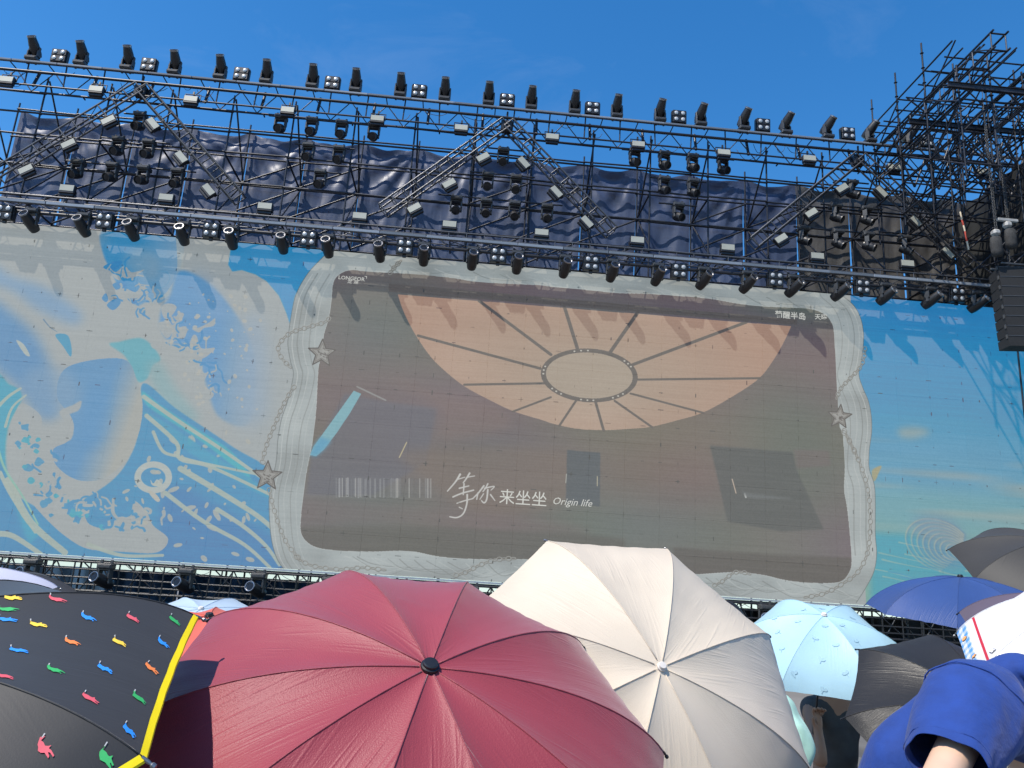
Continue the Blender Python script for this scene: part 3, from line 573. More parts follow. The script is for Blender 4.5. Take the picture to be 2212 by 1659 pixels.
for k in range(12):
    x = -14.0+k*2.63; pipe(et, 'tie_pipe', (x, 20.7, 11.4), (x, FY, 11.4), 0.024, M_PIPE)
for k in range(12): pipe(tt, 'tie_pipe', (-15.0+k*2.7, 21.4, 15.38), (-15.0+k*2.7, FY, 15.38), 0.024, M_PIPE)
# chevron ladder trusses
def ladder(parent, A, B, wd, dep, n, m):
    A, B = Vector(A), Vector(B); d = (B-A).normalized(); nrm = Vector((0, 1, 0)).cross(d).normalized()*wd/2; dy = Vector((0, dep, 0))
    for s in (-1, 1):
        for q in (0, 1): pipe(parent, 'chord', A+nrm*s+dy*q, B+nrm*s+dy*q, 0.03, m)
    for k in range(n+1):
        p = A+(B-A)*k/n
        pipe(parent, 'rung', p-nrm, p+nrm, 0.022, m); pipe(parent, 'rung', p-nrm+dy, p+nrm+dy, 0.018, m)
        for s in (-1, 1): pipe(parent, 'spacer', p+nrm*s, p+nrm*s+dy, 0.014, m)
        if k < n:
            p2 = A+(B-A)*(k+1)/n
            s = 1 if k % 2 else -1
            pipe(parent, 'diagonal', p+nrm*s, p2+nrm*s+dy, 0.011, m)
for i, (c, w) in enumerate(((-10.52, 'left'), (0.52, 'middle'), (11.72, 'right'))):
    t = empty('chevron_truss', (c, 21.1, 12.3)); tag(t, 'roof-shaped ladder truss, %s of the three hung above the LED screen' % w, 'truss', 'roof-shaped ladder trusses')
    ladder(t, (c+0.02, 20.92, 15.62), (c-3.42, 20.92, 12.36), 0.36, 0.30, 11, M_LADDER)
    ladder(t, (c+0.10, 20.92, 15.62), (c+3.42, 20.92, 12.32), 0.36, 0.30, 11, M_LADDER)
    obj('corner_block', box_mesh('corner_block', (0.34, 0.26, 0.34), M_BLACK, bevel=0.02), t, loc=(0.04, -0.02, 3.24))
    pipe(t, 'hanger', (c+0.05, 21.05, 15.7), (c+0.05, 21.05, 16.05), 0.03, M_PIPE)
    for dx in (-2.6, 2.6): pipe(t, 'hanger', (c+dx, 21.2, 13.06), (c+dx, FY, 13.06), 0.022, M_PIPE)

# ------------------------------------------------------------------ lights: one of each kind, then copies
def arc_yoke(name, w, h, t, d, m):
    bm = bmesh.new(); box_bm(bm, (w, d, t), (0, 0, t/2), 0.008)
    for s in (-1, 1):
        box_bm(bm, (t*1.5, d*0.95, h*0.62), (s*(w/2-t*0.75), 0, h*0.31), 0.012); box_bm(bm, (t*1.35, d*0.62, h*0.5), (s*(w/2-t*0.72), 0, h*0.72), 0.02)
    return bm_mesh(name, bm, m)
ME_BASE = bmesh.new(); box_bm(ME_BASE, (0.36, 0.30, 0.13), (0, 0, 0.065), 0.02); box_bm(ME_BASE, (0.30, 0.03, 0.07), (0, -0.155, 0.065), 0.008); ME_BASE = bm_mesh('base', ME_BASE, M_GREYH)
ME_YOKE = arc_yoke('yoke', 0.37, 0.37, 0.035, 0.15, M_GREYH)
ME_BEAM = lathe_mesh('head', [(0.09, -0.25), (0.125, -0.235), (0.145, -0.14), (0.150, 0.0), (0.145, 0.13), (0.126, 0.26), (0.116, 0.34)], M_BLACK, 18)
ME_RINGB = lathe_mesh('lens_ring', [(0.114, 0.335), (0.128, 0.335), (0.130, 0.38), (0.116, 0.38), (0.114, 0.345)], M_RING, 18)
ME_LENSB = lathe_mesh('lens', [(0.112, 0.343), (0.06, 0.350), (0.0005, 0.354)], M_LENS, 16)
ME_SPOT = lathe_mesh('head', [(0.07, -0.17), (0.125, -0.15), (0.142, -0.05), (0.142, 0.07), (0.128, 0.15), (0.118, 0.19)], M_BLACK, 18)
ME_RINGS = lathe_mesh('lens_ring', [(0.116, 0.185), (0.126, 0.185), (0.128, 0.225), (0.116, 0.225), (0.112, 0.192)], M_GREYH, 18)
ME_LENSS = lathe_mesh('lens', [(0.112, 0.192), (0.07, 0.20), (0.0005, 0.205)], M_LENS, 16)
ME_CLAMP = box_mesh('clamp', (0.06, 0.05, 0.10), M_GREYH, bevel=0.006)
def mover(label, cat, group, loc, flip, pan, tilt, beam):
    """moving head; flip: hangs below its rail.  tilt: 0 points along the rail's open side, in radians from the yoke axis"""
    t = empty('beam_light' if beam else 'moving_head_light', loc); tag(t, label, cat, group)
    if flip: t.rotation_euler = (math.pi, 0, math.pi)      # base up
    obj('base', ME_BASE, t)
    for s in (-1, 1): obj('clamp', ME_CLAMP, t, loc=(s*0.12, 0, -0.045))
    obj('yoke', ME_YOKE, t, loc=(0, 0, 0.13), rot=(0, 0, pan))
    ma = Matrix.Translation((0, 0, 0.13+0.30)) @ Matrix.Rotation(pan, 4, 'Z') @ Matrix.Rotation(tilt, 4, 'X')
    h = obj('head', ME_BEAM if beam else ME_SPOT, t, mx=ma)
    obj('lens_ring', ME_RINGB if beam else ME_RINGS, h); obj('lens', ME_LENSB if beam else ME_LENSS, h)
    return t
ME_BL = bmesh.new(); box_bm(ME_BL, (0.43, 0.20, 0.205), (0, 0, 0.105), 0.012); box_bm(ME_BL, (0.43, 0.20, 0.205), (0, 0, 0.32), 0.012); box_bm(ME_BL, (0.03, 0.12, 0.42), (0.225, 0.02, 0.21), 0.006); box_bm(ME_BL, (0.03, 0.12, 0.42), (-0.225, 0.02, 0.21), 0.006); ME_BL = bm_mesh('housing', ME_BL, M_BLACK)
ME_LAMP = lathe_mesh('lamp', [(0.054, 0.0), (0.062, 0.012), (0.052, 0.016), (0.038, 0.024), (0.0005, 0.030)], M_LAMP, 14, 'Y')
ME_STEM = box_mesh('bracket', (0.10, 0.06, 0.10), M_BLACK, (0, 0.02, -0.03), 0.006)
def blinder(label, group, loc, tilt):
    t = empty('blinder_light', loc); tag(t, label, 'blinder light', group); t.rotation_euler = (tilt, 0, 0)
    obj('housing', ME_BL, t); obj('bracket', ME_STEM, t)
    for sx in (-1, 1):
        for z in (0.105, 0.32): obj('lamp', ME_LAMP, t, loc=(sx*0.108, -0.10, z))
    return t
ME_SH = bmesh.new(); box_bm(ME_SH, (0.42, 0.14, 0.26), (0, 0, 0), 0.012); box_bm(ME_SH, (0.38, 0.10, 0.10), (0, 0.02, -0.15), 0.012); ME_SH = bm_mesh('housing', ME_SH, M_BLACK)
ME_SF = box_mesh('diffuser', (0.385, 0.012, 0.185), M_STROBE, (0, -0.073, 0.02), 0.004)
bm = bmesh.new(); box_bm(bm, (0.46, 0.03, 0.02), (0, 0.05, -0.26), 0.004); box_bm(bm, (0.02, 0.03, 0.24), (-0.225, 0.05, -0.15), 0.004); box_bm(bm, (0.02, 0.03, 0.24), (0.225, 0.05, -0.15), 0.004); box_bm(bm, (0.05, 0.05, 0.12), (0, 0.06, -0.31), 0.004); ME_SB = bm_mesh('bracket', bm, M_BLACK)
def strobe(label, group, loc, roll=0.0, tilt=0.0, above=False):
    t = empty('strobe_panel', loc); tag(t, label, 'strobe light', group); t.rotation_euler = (tilt, roll, 0)
    obj('housing', ME_SH, t); obj('diffuser', ME_SF, t)
    o = obj('bracket', ME_SB, t)
    if above: o.rotation_euler = (0, math.pi, 0)
    return t
topB = [-13.83, -12.42, -11.05, -9.65, -8.28, -6.89, -5.49, -4.17, -2.79, -1.42, -0.05, 1.29, 2.66, 4.0, 5.38, 6.69, 8.09, 9.46, 10.82, 12.22, 13.56]
topQ = [-13.05, -10.41, -7.64, -4.88, -2.21, 0.53, 3.22, 5.98, 8.69, 11.48, 14.08]
for i, x in enumerate(topB):
    pan = np.interp(x, [-14, 4, 8, 14], [-0.07, 0.05, 0.32, 0.85])+random.uniform(-0.05, 0.05); tl = np.interp(x, [-14, 2, 14], [0.80, 0.76, 0.78])
    mover('black beam light tilted skyward, %s from the left on the top truss' % ORD[i+1], 'beam light', 'beam lights on the top truss', (x, 21.12, 16.235), False, pan, tl, True)
for i, x in enumerate(topQ):
    blinder('black four-lamp blinder, %s from the left on the top truss' % ORD[i+1], 'blinders on the top truss', (x, 21.1, 16.26), random.uniform(-0.05, 0.05))
ledB = [-12.08, -10.71, -9.41, -8.06, -6.75, -5.37, -4.14, -2.72, -1.5, -0.15, 1.11, 2.45, 3.79, 5.09, 6.4, 7.67, 9.01, 10.37, 11.72, 13.07, 14.46]
ledQ = [-12.77, -10.15, -7.31, -4.68, -2.04, 0.56, 3.18, 5.69, 8.48, 11.03, 13.86]
for i, x in enumerate(ledB):
    pan = np.interp(x, [-12, 1, 14], [-0.2, 0.05, 0.65])+random.uniform(-0.06, 0.06)
    mover('black beam light hanging over the screen edge, %s from the left' % ORD[i+1], 'beam light', 'beam lights hanging above the screen', (x*1.03, 20.58, 11.20), True, -pan, math.pi/2+0.48, True)
for i, x in enumerate(ledQ):
    blinder('black four-lamp blinder hanging above the screen, %s from the left' % ORD[i+1], 'blinders hanging above the screen', (x*1.03, 20.56, 10.80), 0.08)
side = {-10.45: 'left', 0.53: 'middle', 11.6: 'right'}
rows = {-10.45: [(-10.43, 14.59, 1), (-10.9, 13.7, 2), (-10.02, 13.7, 2), (-11.91, 12.84, 3), (-10.92, 12.84, 3), (-10.02, 12.84, 3), (-9.04, 12.84, 3)],
        0.53: [(0.53, 14.55, 1), (0.11, 13.66, 2), (0.98, 13.66, 2), (-0.78, 12.78, 3), (0.13, 12.78, 3), (0.99, 12.78, 3), (1.98, 12.78, 3)],
        11.6: [(11.61, 14.57, 1), (11.05, 13.7, 2), (12.03, 13.7, 2), (9.98, 12.82, 3), (11.07, 12.82, 3), (12.04, 12.82, 3), (13.23, 12.82, 3)]}
for c, L in rows.items():
    cnt = {}
    for x, z, r in L:
        cnt[r] = cnt.get(r, 0)+1; rn = {1: 'alone under the peak', 2: '%s of two in the upper pair' % ORD[cnt[r]], 3: '%s of four in the bottom row' % ORD[cnt[r]]}[r]
        pan = np.interp(x, [-12, 4, 10, 13], [-0.25, 0.1, 0.7, 1.0])+random.uniform(-0.08, 0.08)
        mover('black moving head inside the %s chevron truss, %s' % (side[c], rn), 'moving head', 'moving heads inside the chevron trusses', (x, 21.25, z+0.325), True, -pan, math.pi/2-0.55+random.uniform(-0.1, 0.1), False)
for c, nm in ((-4.9, 'left and middle'), (6.03, 'middle and right')):
    L = [(-1.4, 14.96, 1), (-0.46, 14.96, 1), (0.44, 14.96, 1), (1.42, 14.98, 1), (-0.46, 14.09, 2), (0.46, 14.09, 2), (0.0, 13.23, 3)]; cnt = {}
    for dx, z, r in L:
        cnt[r] = cnt.get(r, 0)+1; rn = {1: '%s of four in the top row' % ORD[cnt[r]], 2: '%s of two in the second row' % ORD[cnt[r]], 3: 'lowest one'}[r]
        mover('black moving head between the %s chevrons, %s' % (nm, rn), 'moving head', 'moving heads between the chevron trusses', (c+dx, 21.25, z+0.325), True, -np.interp(c+dx, [-6, 0, 8], [-0.15, 0.05, 0.5]), math.pi/2-0.5, False)
for i, (x, z) in enumerate([(-14.23, 15.34), (-11.65, 15.31), (-8.89, 15.28), (-6.03, 15.23), (-3.35, 15.23), (-0.81, 15.19), (1.98, 15.18), (4.65, 15.21), (7.34, 15.21), (10.07, 15.29), (12.8, 15.27), (15.72, 15.4)]):
    strobe('pale strobe panel hung under the top truss, %s from the left' % ORD[i+1], 'strobe panels under the top truss', (x, 20.88, z), 0, -0.12, True)
for i, (x, z) in enumerate([(-11.65, 11.85), (-8.92, 11.84), (-6.16, 11.84), (-3.47, 11.8), (-0.89, 11.79), (1.79, 11.79), (4.61, 11.82), (7.32, 11.84), (10.03, 11.82), (12.8, 11.84)]):
    strobe('pale strobe panel standing on the truss above the screen, %s from the left' % ORD[i+1], 'strobe panels standing on the screen truss', (x, 20.55, z+0.03), 0, -0.05)
cp_ = {'left': [(-11.07, 14.29), (-12.03, 13.41), (-13.03, 12.48), (-9.82, 14.32), (-8.84, 13.32), (-7.91, 12.36)], 'middle': [(-0.07, 14.23), (-1.01, 13.26), (-1.96, 12.37), (1.14, 14.18), (2.17, 13.31), (3.13, 12.42)], 'right': [(11.05, 14.33), (10.04, 13.39), (9.07, 12.45), (12.28, 14.33), (13.33, 13.42), (14.27, 12.47)]}
for nm, L in cp_.items():
    for k, (x, z) in enumerate(L):
        leg = 'left' if k < 3 else 'right'
        strobe('pale strobe slanted along the %s leg of the %s chevron, %s from its peak' % (leg, nm, ORD[k % 3+1]), 'slanted strobe panels on the chevrons', (x, 20.82, z), -0.62 if k < 3 else 0.80, -0.1, True)
# ------------------------------------------------------------------ tarpaulins, one per bay, tied to the back posts
def tarp_mat(name, c, rough):
    m = mat(name, c, rough, 0.0, 0.18, 1.2, 0.0, spec=0.5); n, l = m.node_tree.nodes, m.node_tree.links; b = n['Principled BSDF']
    tc = n.new('ShaderNodeTexCoord'); oi = n.new('ShaderNodeObjectInfo'); ad = n.new('ShaderNodeVectorMath'); ad.operation = 'MULTIPLY_ADD'; ad.inputs[1].default_value = (1, 1, 1); l.new(tc.outputs['Object'], ad.inputs[0])
    sc_ = n.new('ShaderNodeVectorMath'); sc_.operation = 'SCALE'; sc_.inputs[0].default_value = (37, 11, 53); l.new(oi.outputs['Random'], sc_.inputs['Scale']); l.new(sc_.outputs[0], ad.inputs[2])
    mp = n.new('ShaderNodeMapping'); mp.inputs['Scale'].default_value = (3.0, 1, 0.9); mp.inputs['Rotation'].default_value = (0, 0.25, 0); l.new(ad.outputs[0], mp.inputs[0])
    a = n.new('ShaderNodeTexNoise'); a.noise_type = 'RIDGED_MULTIFRACTAL'; a.inputs['Scale'].default_value = 1.5; a.inputs['Detail'].default_value = 4; a.inputs['Distortion'].default_value = 0.5; l.new(mp.outputs[0], a.inputs['Vector'])
    m2 = n.new('ShaderNodeMapping'); m2.inputs['Rotation'].default_value = (math.pi/2, 0, 0); l.new(tc.outputs['Object'], m2.inputs[0])
    bk = n.new('ShaderNodeTexBrick'); bk.offset = 0; bk.inputs['Scale'].default_value = 1.0; bk.inputs['Mortar Size'].default_value = 0.012; bk.inputs['Mortar Smooth'].default_value = 1.0; bk.inputs['Brick Width'].default_value = 0.42; bk.inputs['Row Height'].default_value = 0.36; l.new(m2.outputs[0], bk.inputs['Vector'])
    mi = n.new('ShaderNodeMath'); mi.operation = 'MULTIPLY_ADD'; mi.inputs[1].default_value = 0.10; l.new(bk.outputs['Fac'], mi.inputs[0]); l.new(a.outputs['Fac'], mi.inputs[2])
    bp = n.new('ShaderNodeBump'); bp.inputs['Strength'].default_value = 0.5; bp.inputs['Distance'].default_value = 0.022; l.new(mi.outputs[0], bp.inputs['Height']); l.new(bp.outputs[0], b.inputs['Normal'])
    return m
M_TARPB = tarp_mat('blue_tarpaulin', (0.050, 0.070, 0.135), 0.46); M_TARPK = tarp_mat('black_tarpaulin', (0.075, 0.072, 0.070), 0.50)
def tarp(x0, x1, ztop, zbot, y, m, seed, gap=0.03, ax='x'):
    r = random.Random(seed); nu, nv = 56, 64; vs, fs = [], []
    a1, a2, f1, f2, p1, p2 = r.uniform(0.018, 0.035), r.uniform(0.02, 0.045), r.uniform(9, 15), r.uniform(9, 15), r.uniform(0, 6), r.uniform(0, 6)
    lean = r.uniform(-0.5, 0.5)
    for j in range(nv+1):
        t = j/nv
        for i in range(nu+1):
            u = i/nu; g_ = gap*min(1, max(0, (t-0.06)*5))*(0.6+0.4*math.sin(7*t+p1))
            x = x0+g_+(x1-x0-2*g_)*u; zt = ztop-0.20*(1-(2*u-1)**2)*(1+0.15*math.sin(9*u+p1))-0.012*math.sin(17*u+p2)
            z = zt+(zbot-zt)*t
            d1 = math.hypot(u*1.9, t*5.5+0.02); d2 = math.hypot((1-u)*1.9, t*5.5+0.02)
            an1, an2 = math.atan2(u*1.9, t*5.5+0.05), math.atan2((1-u)*1.9, t*5.5+0.05)
            edge = min(u, 1-u)*2; env = min(1, edge*3.0)
            def fold(q): q = math.sin(q); return math.copysign(abs(q)**0.7, q)
            y_ = a1*fold(an1*f1+p1)*min(1, d1*0.8)*math.exp(-d1*0.16)+a2*fold(an2*f2+p2)*min(1, d2*0.8)*math.exp(-d2*0.16)
            y_ += 0.026*fold((u+lean*t*0.4)*10+p2+0.8*math.sin(2*t+p1))*min(1, 2.5*t)+0.006*math.sin((u-lean*t)*31+p1)*min(1, 2*t)+0.05*math.sin(math.pi*u)*math.sin(math.pi*min(1, t*1.3))
            if t < 0.03: y_ -= 0.05*math.sin(math.pi*u)
            vs.append((x, y+y_*env, z))
    for j in range(nv):
        for i in range(nu): k = j*(nu+1)+i; fs.append((k, k+1, k+nu+2, k+nu+1))
    o = Vector(((x0+x1)/2, y, zbot))
    vs = [Vector(v)-o for v in vs]
    if ax == 'x': return obj('tarpaulin', mesh('tarpaulin', vs, fs, m, True), None, loc=o)
for i in range(len(PX)-1):
    dark = PX[i] > 9.2; xm = (PX[i]+PX[i+1])/2
    o = tarp(PX[i], PX[i+1], 15.97, 9.6, BY+0.14, M_TARPK if dark else M_TARPB, 100+i)
    tag(o, '%s tarpaulin sheet behind the scaffold, %s bay from the left' % ('wrinkled black' if dark else 'wrinkled dark blue', ORD[i+1]), 'tarpaulin', 'tarpaulins tied behind the scaffold')
# ------------------------------------------------------------------ side scaffold and its roof over the right end of the stage
ss = empty('side_scaffold', (15, 19, 0)); tag(ss, 'tangle of steel pipe scaffold towering over the right end of the screen', 'scaffold')
SX = [12.55, 13.47, 14.4, 15.33, 16.27, 17.2]; SY = [21.45, 20.05, 18.66, 17.25]
SZ = [13.3, 14.25, 15.2, 16.15, 17.1]
r2 = random.Random(11)
for i, x in enumerate(SX):
    for j, y in enumerate(SY):
        base = 0.0 if (x > 16.2) else (12.9 if j > 0 else 12.9)
        top = 18.1 if (i == 0 or (j == 3 and i == 1)) else 17.5
        if j == 3: top = 16.3 if i < 3 else 17.0
        pipe(ss, 'post', (x, y, base), (x, y, top), 0.026, M_PIPE)
        for k in range(5):
            z = top-0.35-0.5*k; o = obj('coupler', cp, ss, loc=(x-15, y-19, z))
        for k, z in enumerate(SZ):
            if j == 3 and z > top: continue
            if i < len(SX)-1 and r2.random() < 0.86: pipe(ss, 'ledger', (x, y-0.05, z+0.02), (SX[i+1], y-0.05, z+0.02+r2.uniform(-0.03, 0.03)), 0.025, M_PIPE)
            if j < len(SY)-1 and r2.random() < 0.92: pipe(ss, 'transom', (x-0.05, y, z-0.04), (x-0.05, SY[j+1], z-0.04), 0.026, M_PIPE)
        for k in range(len(SZ)-1):
            if j < len(SY)-1 and r2.random() < 0.5:
                a, b = (SZ[k], SZ[k+1]) if r2.random() < 0.5 else (SZ[k+1], SZ[k])
                pipe(ss, 'brace', (x+0.05, y, a), (x+0.05, SY[j+1], b), 0.022, M_PIPE)
            if i < len(SX)-1 and r2.random() < 0.42:
                a, b = (SZ[k], SZ[k+1]) if r2.random() < 0.5 else (SZ[k+1], SZ[k])
                pipe(ss, 'brace', (x, y+0.05, a), (SX[i+1], y+0.05, b), 0.022, M_PIPE)
# long diagonals and extra y-pipes
for a, b in (((12.5, 21.3, 15.0), (13.5, 19.2, 16.1)), ((12.4, 20.9, 14.9), (14.3, 19.0, 16.6)), ((13.4, 20.6, 13.4), (16.2, 20.6, 16.6)), ((12.6, 19.6, 16.9), (16.2, 19.6, 14.0)), ((14.4, 18.4, 13.4), (14.4, 21.4, 16.4))):
    pipe(ss, 'brace', a, b, 0.026, M_PIPE)
for k in range(9): x = 12.6+k*0.5; pipe(ss, 'transom', (x, 17.0, 16.65+0.1*(k % 2)), (x, 21.6, 16.65+0.1*(k % 2)), 0.024, M_PIPE)
for k in range(7): y = 21.2-k*0.62; pipe(ss, 'ledger', (12.4, y, 16.72), (17.2, y, 16.72), 0.024, M_PIPE)
for z in (16.0, 14.0): pipe(ss, 'ledger', (14.4, 17.25, z), (17.4, 17.25, z), 0.03, M_PIPE)
for y in (20.05, 18.66):                               # lattice girders under the roof
    for k in range(12):
        x = 12.6+k*0.38; pipe(ss, 'lattice', (x, y+0.1, 14.25 if k % 2 else 15.2), (x+0.38, y+0.1, 15.2 if k % 2 else 14.25), 0.03, M_PIPE)
        pipe(ss, 'lattice', (x, y+0.45, 15.2 if k % 2 else 16.15), (x+0.38, y+0.45, 16.15 if k % 2 else 15.2), 0.022, M_PIPE)
# booms: box trusses lying on the roof towards the audience
def boom(label, x0, x1, zb, zt, y0, y1, bay):
    t = empty('boom_truss', ((x0+x1)/2, y1, zb)); tag(t, label, 'truss', 'roof boom trusses')
    for x in (x0, x1):
        for z in (zb, zt): pipe(t, 'chord', (x, y0-0.12, z), (x, y1, z), 0.03, M_PIPE)
    n = int((y1-y0)/bay)
    for k in range(n+1):
        y = y0+k*bay
        for z in (zb, zt): pipe(t, 'spacer', (x0, y, z), (x1, y, z), 0.024, M_PIPE)
        for x in (x0, x1):
            pipe(t, 'upright', (x, y, zb), (x, y, zt), 0.02, M_TRUSS)
            if k < n: pipe(t, 'diagonal', (x, y, zt if k % 2 else zb), (x, y+bay, zb if k % 2 else zt), 0.018, M_PIPE)
        if k < n: pipe(t, 'diagonal', (x0, y, zb), (x1, y+bay, zb), 0.016, M_PIPE)
    return t
boom('box truss boom jutting skyward from the side scaffold roof', 12.72, 13.12, 15.92, 16.42, 16.1, 21.6, 0.72)
boom('second box truss boom at the right edge of the side scaffold', 14.55, 14.95, 15.75, 16.25, 16.4, 21.6, 0.72)
bmh = bmesh.new(); box_bm(bmh, (4.9, 0.08, 0.015), (0, 0, 0.075), 0.003); box_bm(bmh, (4.9, 0.08, 0.015), (0, 0, -0.075), 0.003); box_bm(bmh, (4.9, 0.015, 0.135), (0, 0, 0), 0.002)
me_beam = bm_mesh('cross_beam', bmh, M_PIPE)
for y, z in ((17.1, 15.55), (18.9, 15.6)): obj('cross_beam', me_beam, ss, loc=(14.6-15, y-19, z))
# black netting closing the side
M_NET = tarp_mat('black_netting', (0.012, 0.013, 0.013), 0.75)
def net(y0, y1, x, zt, zb, seed):
    r = random.Random(seed); nu, nv = 26, 40; vs, fs = [], []; p = r.uniform(0, 6)
    for j in range(nv+1):
        for i in range(nu+1):
            u, t = i/nu, j/nv; y = y0+(y1-y0)*u; z = zt-0.15*math.sin(math.pi*u)+(zb-zt)*t
            vs.append((x-15+0.08*math.sin(u*9+p+t*2)*min(1, 4*min(u, 1-u))+0.04*math.sin(t*15+u*5), y-19, z))
    for j in range(nv):
        for i in range(nu): k = j*(nu+1)+i; fs.append((k, k+1, k+nu+2, k+nu+1))
    o = obj('safety_netting', mesh('safety_netting', vs, fs, M_NET, True), None, loc=(15, 19, 0)); return o
for k, (y0, y1) in enumerate(((23.6, 21.5), (21.5, 19.0), (19.0, 16.5), (16.5, 14.0))):
    tag(net(y0, y1, 16.75, 15.75, 2.0, 30+k), 'black safety netting on the side scaffold, %s from the back' % ORD[k+1], 'netting', 'safety netting on the side scaffold')
back = tarp(16.4, 18.3, 15.9, 2.0, BY+0.1, M_TARPK, 77); tag(back, 'black tarpaulin in the corner behind the side scaffold', 'tarpaulin', 'tarpaulins tied behind the scaffold')
for k, x in enumerate((15.3, 15.9, 16.5)):
    for z in (11.6, 12.5, 13.4, 14.3): pipe(ss, 'ledger', (x, 23.0-k*1.3, z), (x+0.7, 21.5-k*1.6, z+0.05), 0.025, M_PIPE)
    pipe(ss, 'post', (x, 21.8-k*1.4, 2.0), (x, 21.8-k*1.4, 16.4), 0.026, M_PIPE)
    pipe(ss, 'brace', (x-1.6, 21.3-k*1.2, 11.4), (x+0.7, 21.0-k*1.2, 13.6), 0.026, M_PIPE)
    pipe(ss, 'brace', (x+0.7, 21.3-k*1.2, 11.2), (x-1.9, 21.3-k*1.2, 14.2), 0.024, M_PIPE)
# ------------------------------------------------------------------ hoists, chains and the loudspeaker array
M_BAG = mat('canvas_bag', (0.03, 0.03, 0.03), 0.85, 0, 0.3, 12, 0.5, 30); M_CASE = mat('hoist_case', (0.36, 0.35, 0.33), 0.5, 0.2, 0.15); M_RED = mat('sling_red', (0.45, 0.06, 0.035), 0.7, 0, 0.2); M_CRM = mat('sling_cream', (0.62, 0.52, 0.38), 0.7, 0, 0.2)
def chain_run(parent, a, b, n):
    a, b = Vector(a), Vector(b); me = bpy.data.meshes.get('chain_link_mesh')
    if me is None:
        pts = [(0.014*math.cos(q), 0, 0.03*math.sin(q)) for q in np.linspace(0, 2*math.pi, 11)]
        me = tube_bm('chain_link_mesh', pts, 0.006, M_CHAIN, 4)
    bm = bmesh.new()
    for k in range(n):
        p = a+(b-a)*(k+0.5)/n; M_ = Matrix.Translation(p) @ (b-a).to_track_quat('Z', 'Y').to_matrix().to_4x4() @ Matrix.Rotation(math.pi/2*(k % 2), 4, 'Z')
        s = len(bm.verts); bm.from_mesh(me); bm.verts.ensure_lookup_table(); bmesh.ops.transform(bm, matrix=M_, verts=bm.verts[s:])
    return obj('chain', bm_mesh('chain', bm, M_CHAIN), parent)
def bag_mesh():
    vs, fs, seg = [], [], 14; rb = random.Random(5)
    prof = [(0.10, 0.28), (0.14, 0.24), (0.155, 0.05), (0.15, -0.15), (0.13, -0.25), (0.04, -0.28)]
    for r, z in prof:
        for k in range(seg):
            q = 2*math.pi*k/seg; rr = r*(1+0.06*math.sin(5*q+z*20)); vs.append((rr*math.cos(q), rr*0.7*math.sin(q), z))
    for i in range(len(prof)-1):
        for k in range(seg): fs.append((i*seg+k, i*seg+(k+1) % seg, (i+1)*seg+(k+1) % seg, (i+1)*seg+k))
    fs.append(tuple(range((len(prof)-1)*seg, len(prof)*seg)))
    return mesh('chain_bag', vs, fs, M_BAG, True)
ME_BAG = bag_mesh()
def hoist(label, p, topz, bar):
    t = empty('chain_hoist', p); tag(t, label, 'chain hoist', 'chain hoists beside the loudspeaker array')
    obj('motor', box_mesh('motor', (0.20, 0.2, 0.17), M_CASE, bevel=0.05), t, loc=(0, 0, 0.0))
    obj('chain_bag', ME_BAG, t, loc=(-0.05 if not bar else 0.02, -0.05, -0.42))
    chain_run(t, (0, 0, 0.1), (0, 0, topz-p[2]), int((topz-p[2]-0.1)/0.045))
    chain_run(t, (0.05, 0, 0.1), (0.05, 0, topz-p[2]), int((topz-p[2]-0.1)/0.045))
    if bar: obj('spreader_bar', box_mesh('spreader_bar', (0.55, 0.08, 0.08), M_CASE, bevel=0.01), t, loc=(0.02, 0, 0.14))
hoist('chain hoist with grey spreader bar above the loudspeaker array', (13.72, 17.5, 11.78), 15.3, True)
hoist('chain hoist with rounded grey motor and hanging black bag', (13.30, 17.4, 11.47), 15.2, False)
sl = empty('lifting_sling', (13.5, 19.0, 11.7)); tag(sl, 'red and cream banded lifting sling hanging from the side scaffold', 'sling')
for k, (z0, z1, m) in enumerate(((2.0, 1.2, M_CHAIN), (1.2, 0.95, M_CRM), (0.95, 0.78, M_RED), (0.78, 0.6, M_CRM), (0.6, 0.3, M_RED), (0.3, 0.05, M_CRM))):
    pipe(sl, 'band' if k else 'wire', (13.5+0.03*k, 19, 11.7+z0), (13.53+0.03*k, 19, 11.7+z1), 0.024 if k else 0.008, m)
for k, x in enumerate((12.9, 13.9, 14.6, 15.2, 15.6)): pipe(ss, 'wire', (x, 18.4-0.2*k, 12.2), (x+0.05, 18.4-0.2*k, 16.6), 0.009, M_CHAIN)
M_SPK = mat('speaker_grille', (0.012, 0.012, 0.0125), 0.7, 0, 0.3, 30, 0.4, 120); M_SPKE = mat('speaker_edge', (0.12, 0.12, 0.12), 0.4, 0.5)
la = empty('loudspeaker_array', (13.98, 17.5, 8.4)); tag(la, 'hanging black line array of stacked loudspeaker cabinets at the right edge', 'loudspeaker')
bm = bmesh.new(); hw = 0.64
vs = [(-hw, -0.25, 0), (hw, -0.25, 0), (hw*0.92, 0.25, 0.02), (-hw*0.92, 0.25, 0.02), (-hw, -0.25, 0.262), (hw, -0.25, 0.262), (hw*0.92, 0.25, 0.24), (-hw*0.92, 0.25, 0.24)]
ME_CAB = mesh('cabinet', vs, [(3, 2, 1, 0), (4, 5, 6, 7), (0, 1, 5, 4), (1, 2, 6, 5), (2, 3, 7, 6), (3, 0, 4, 7)], M_SPK); bm.free()
ME_SEAM = box_mesh('seam_strip', (1.26, 0.03, 0.012), M_SPKE, (0, -0.245, 0.266))
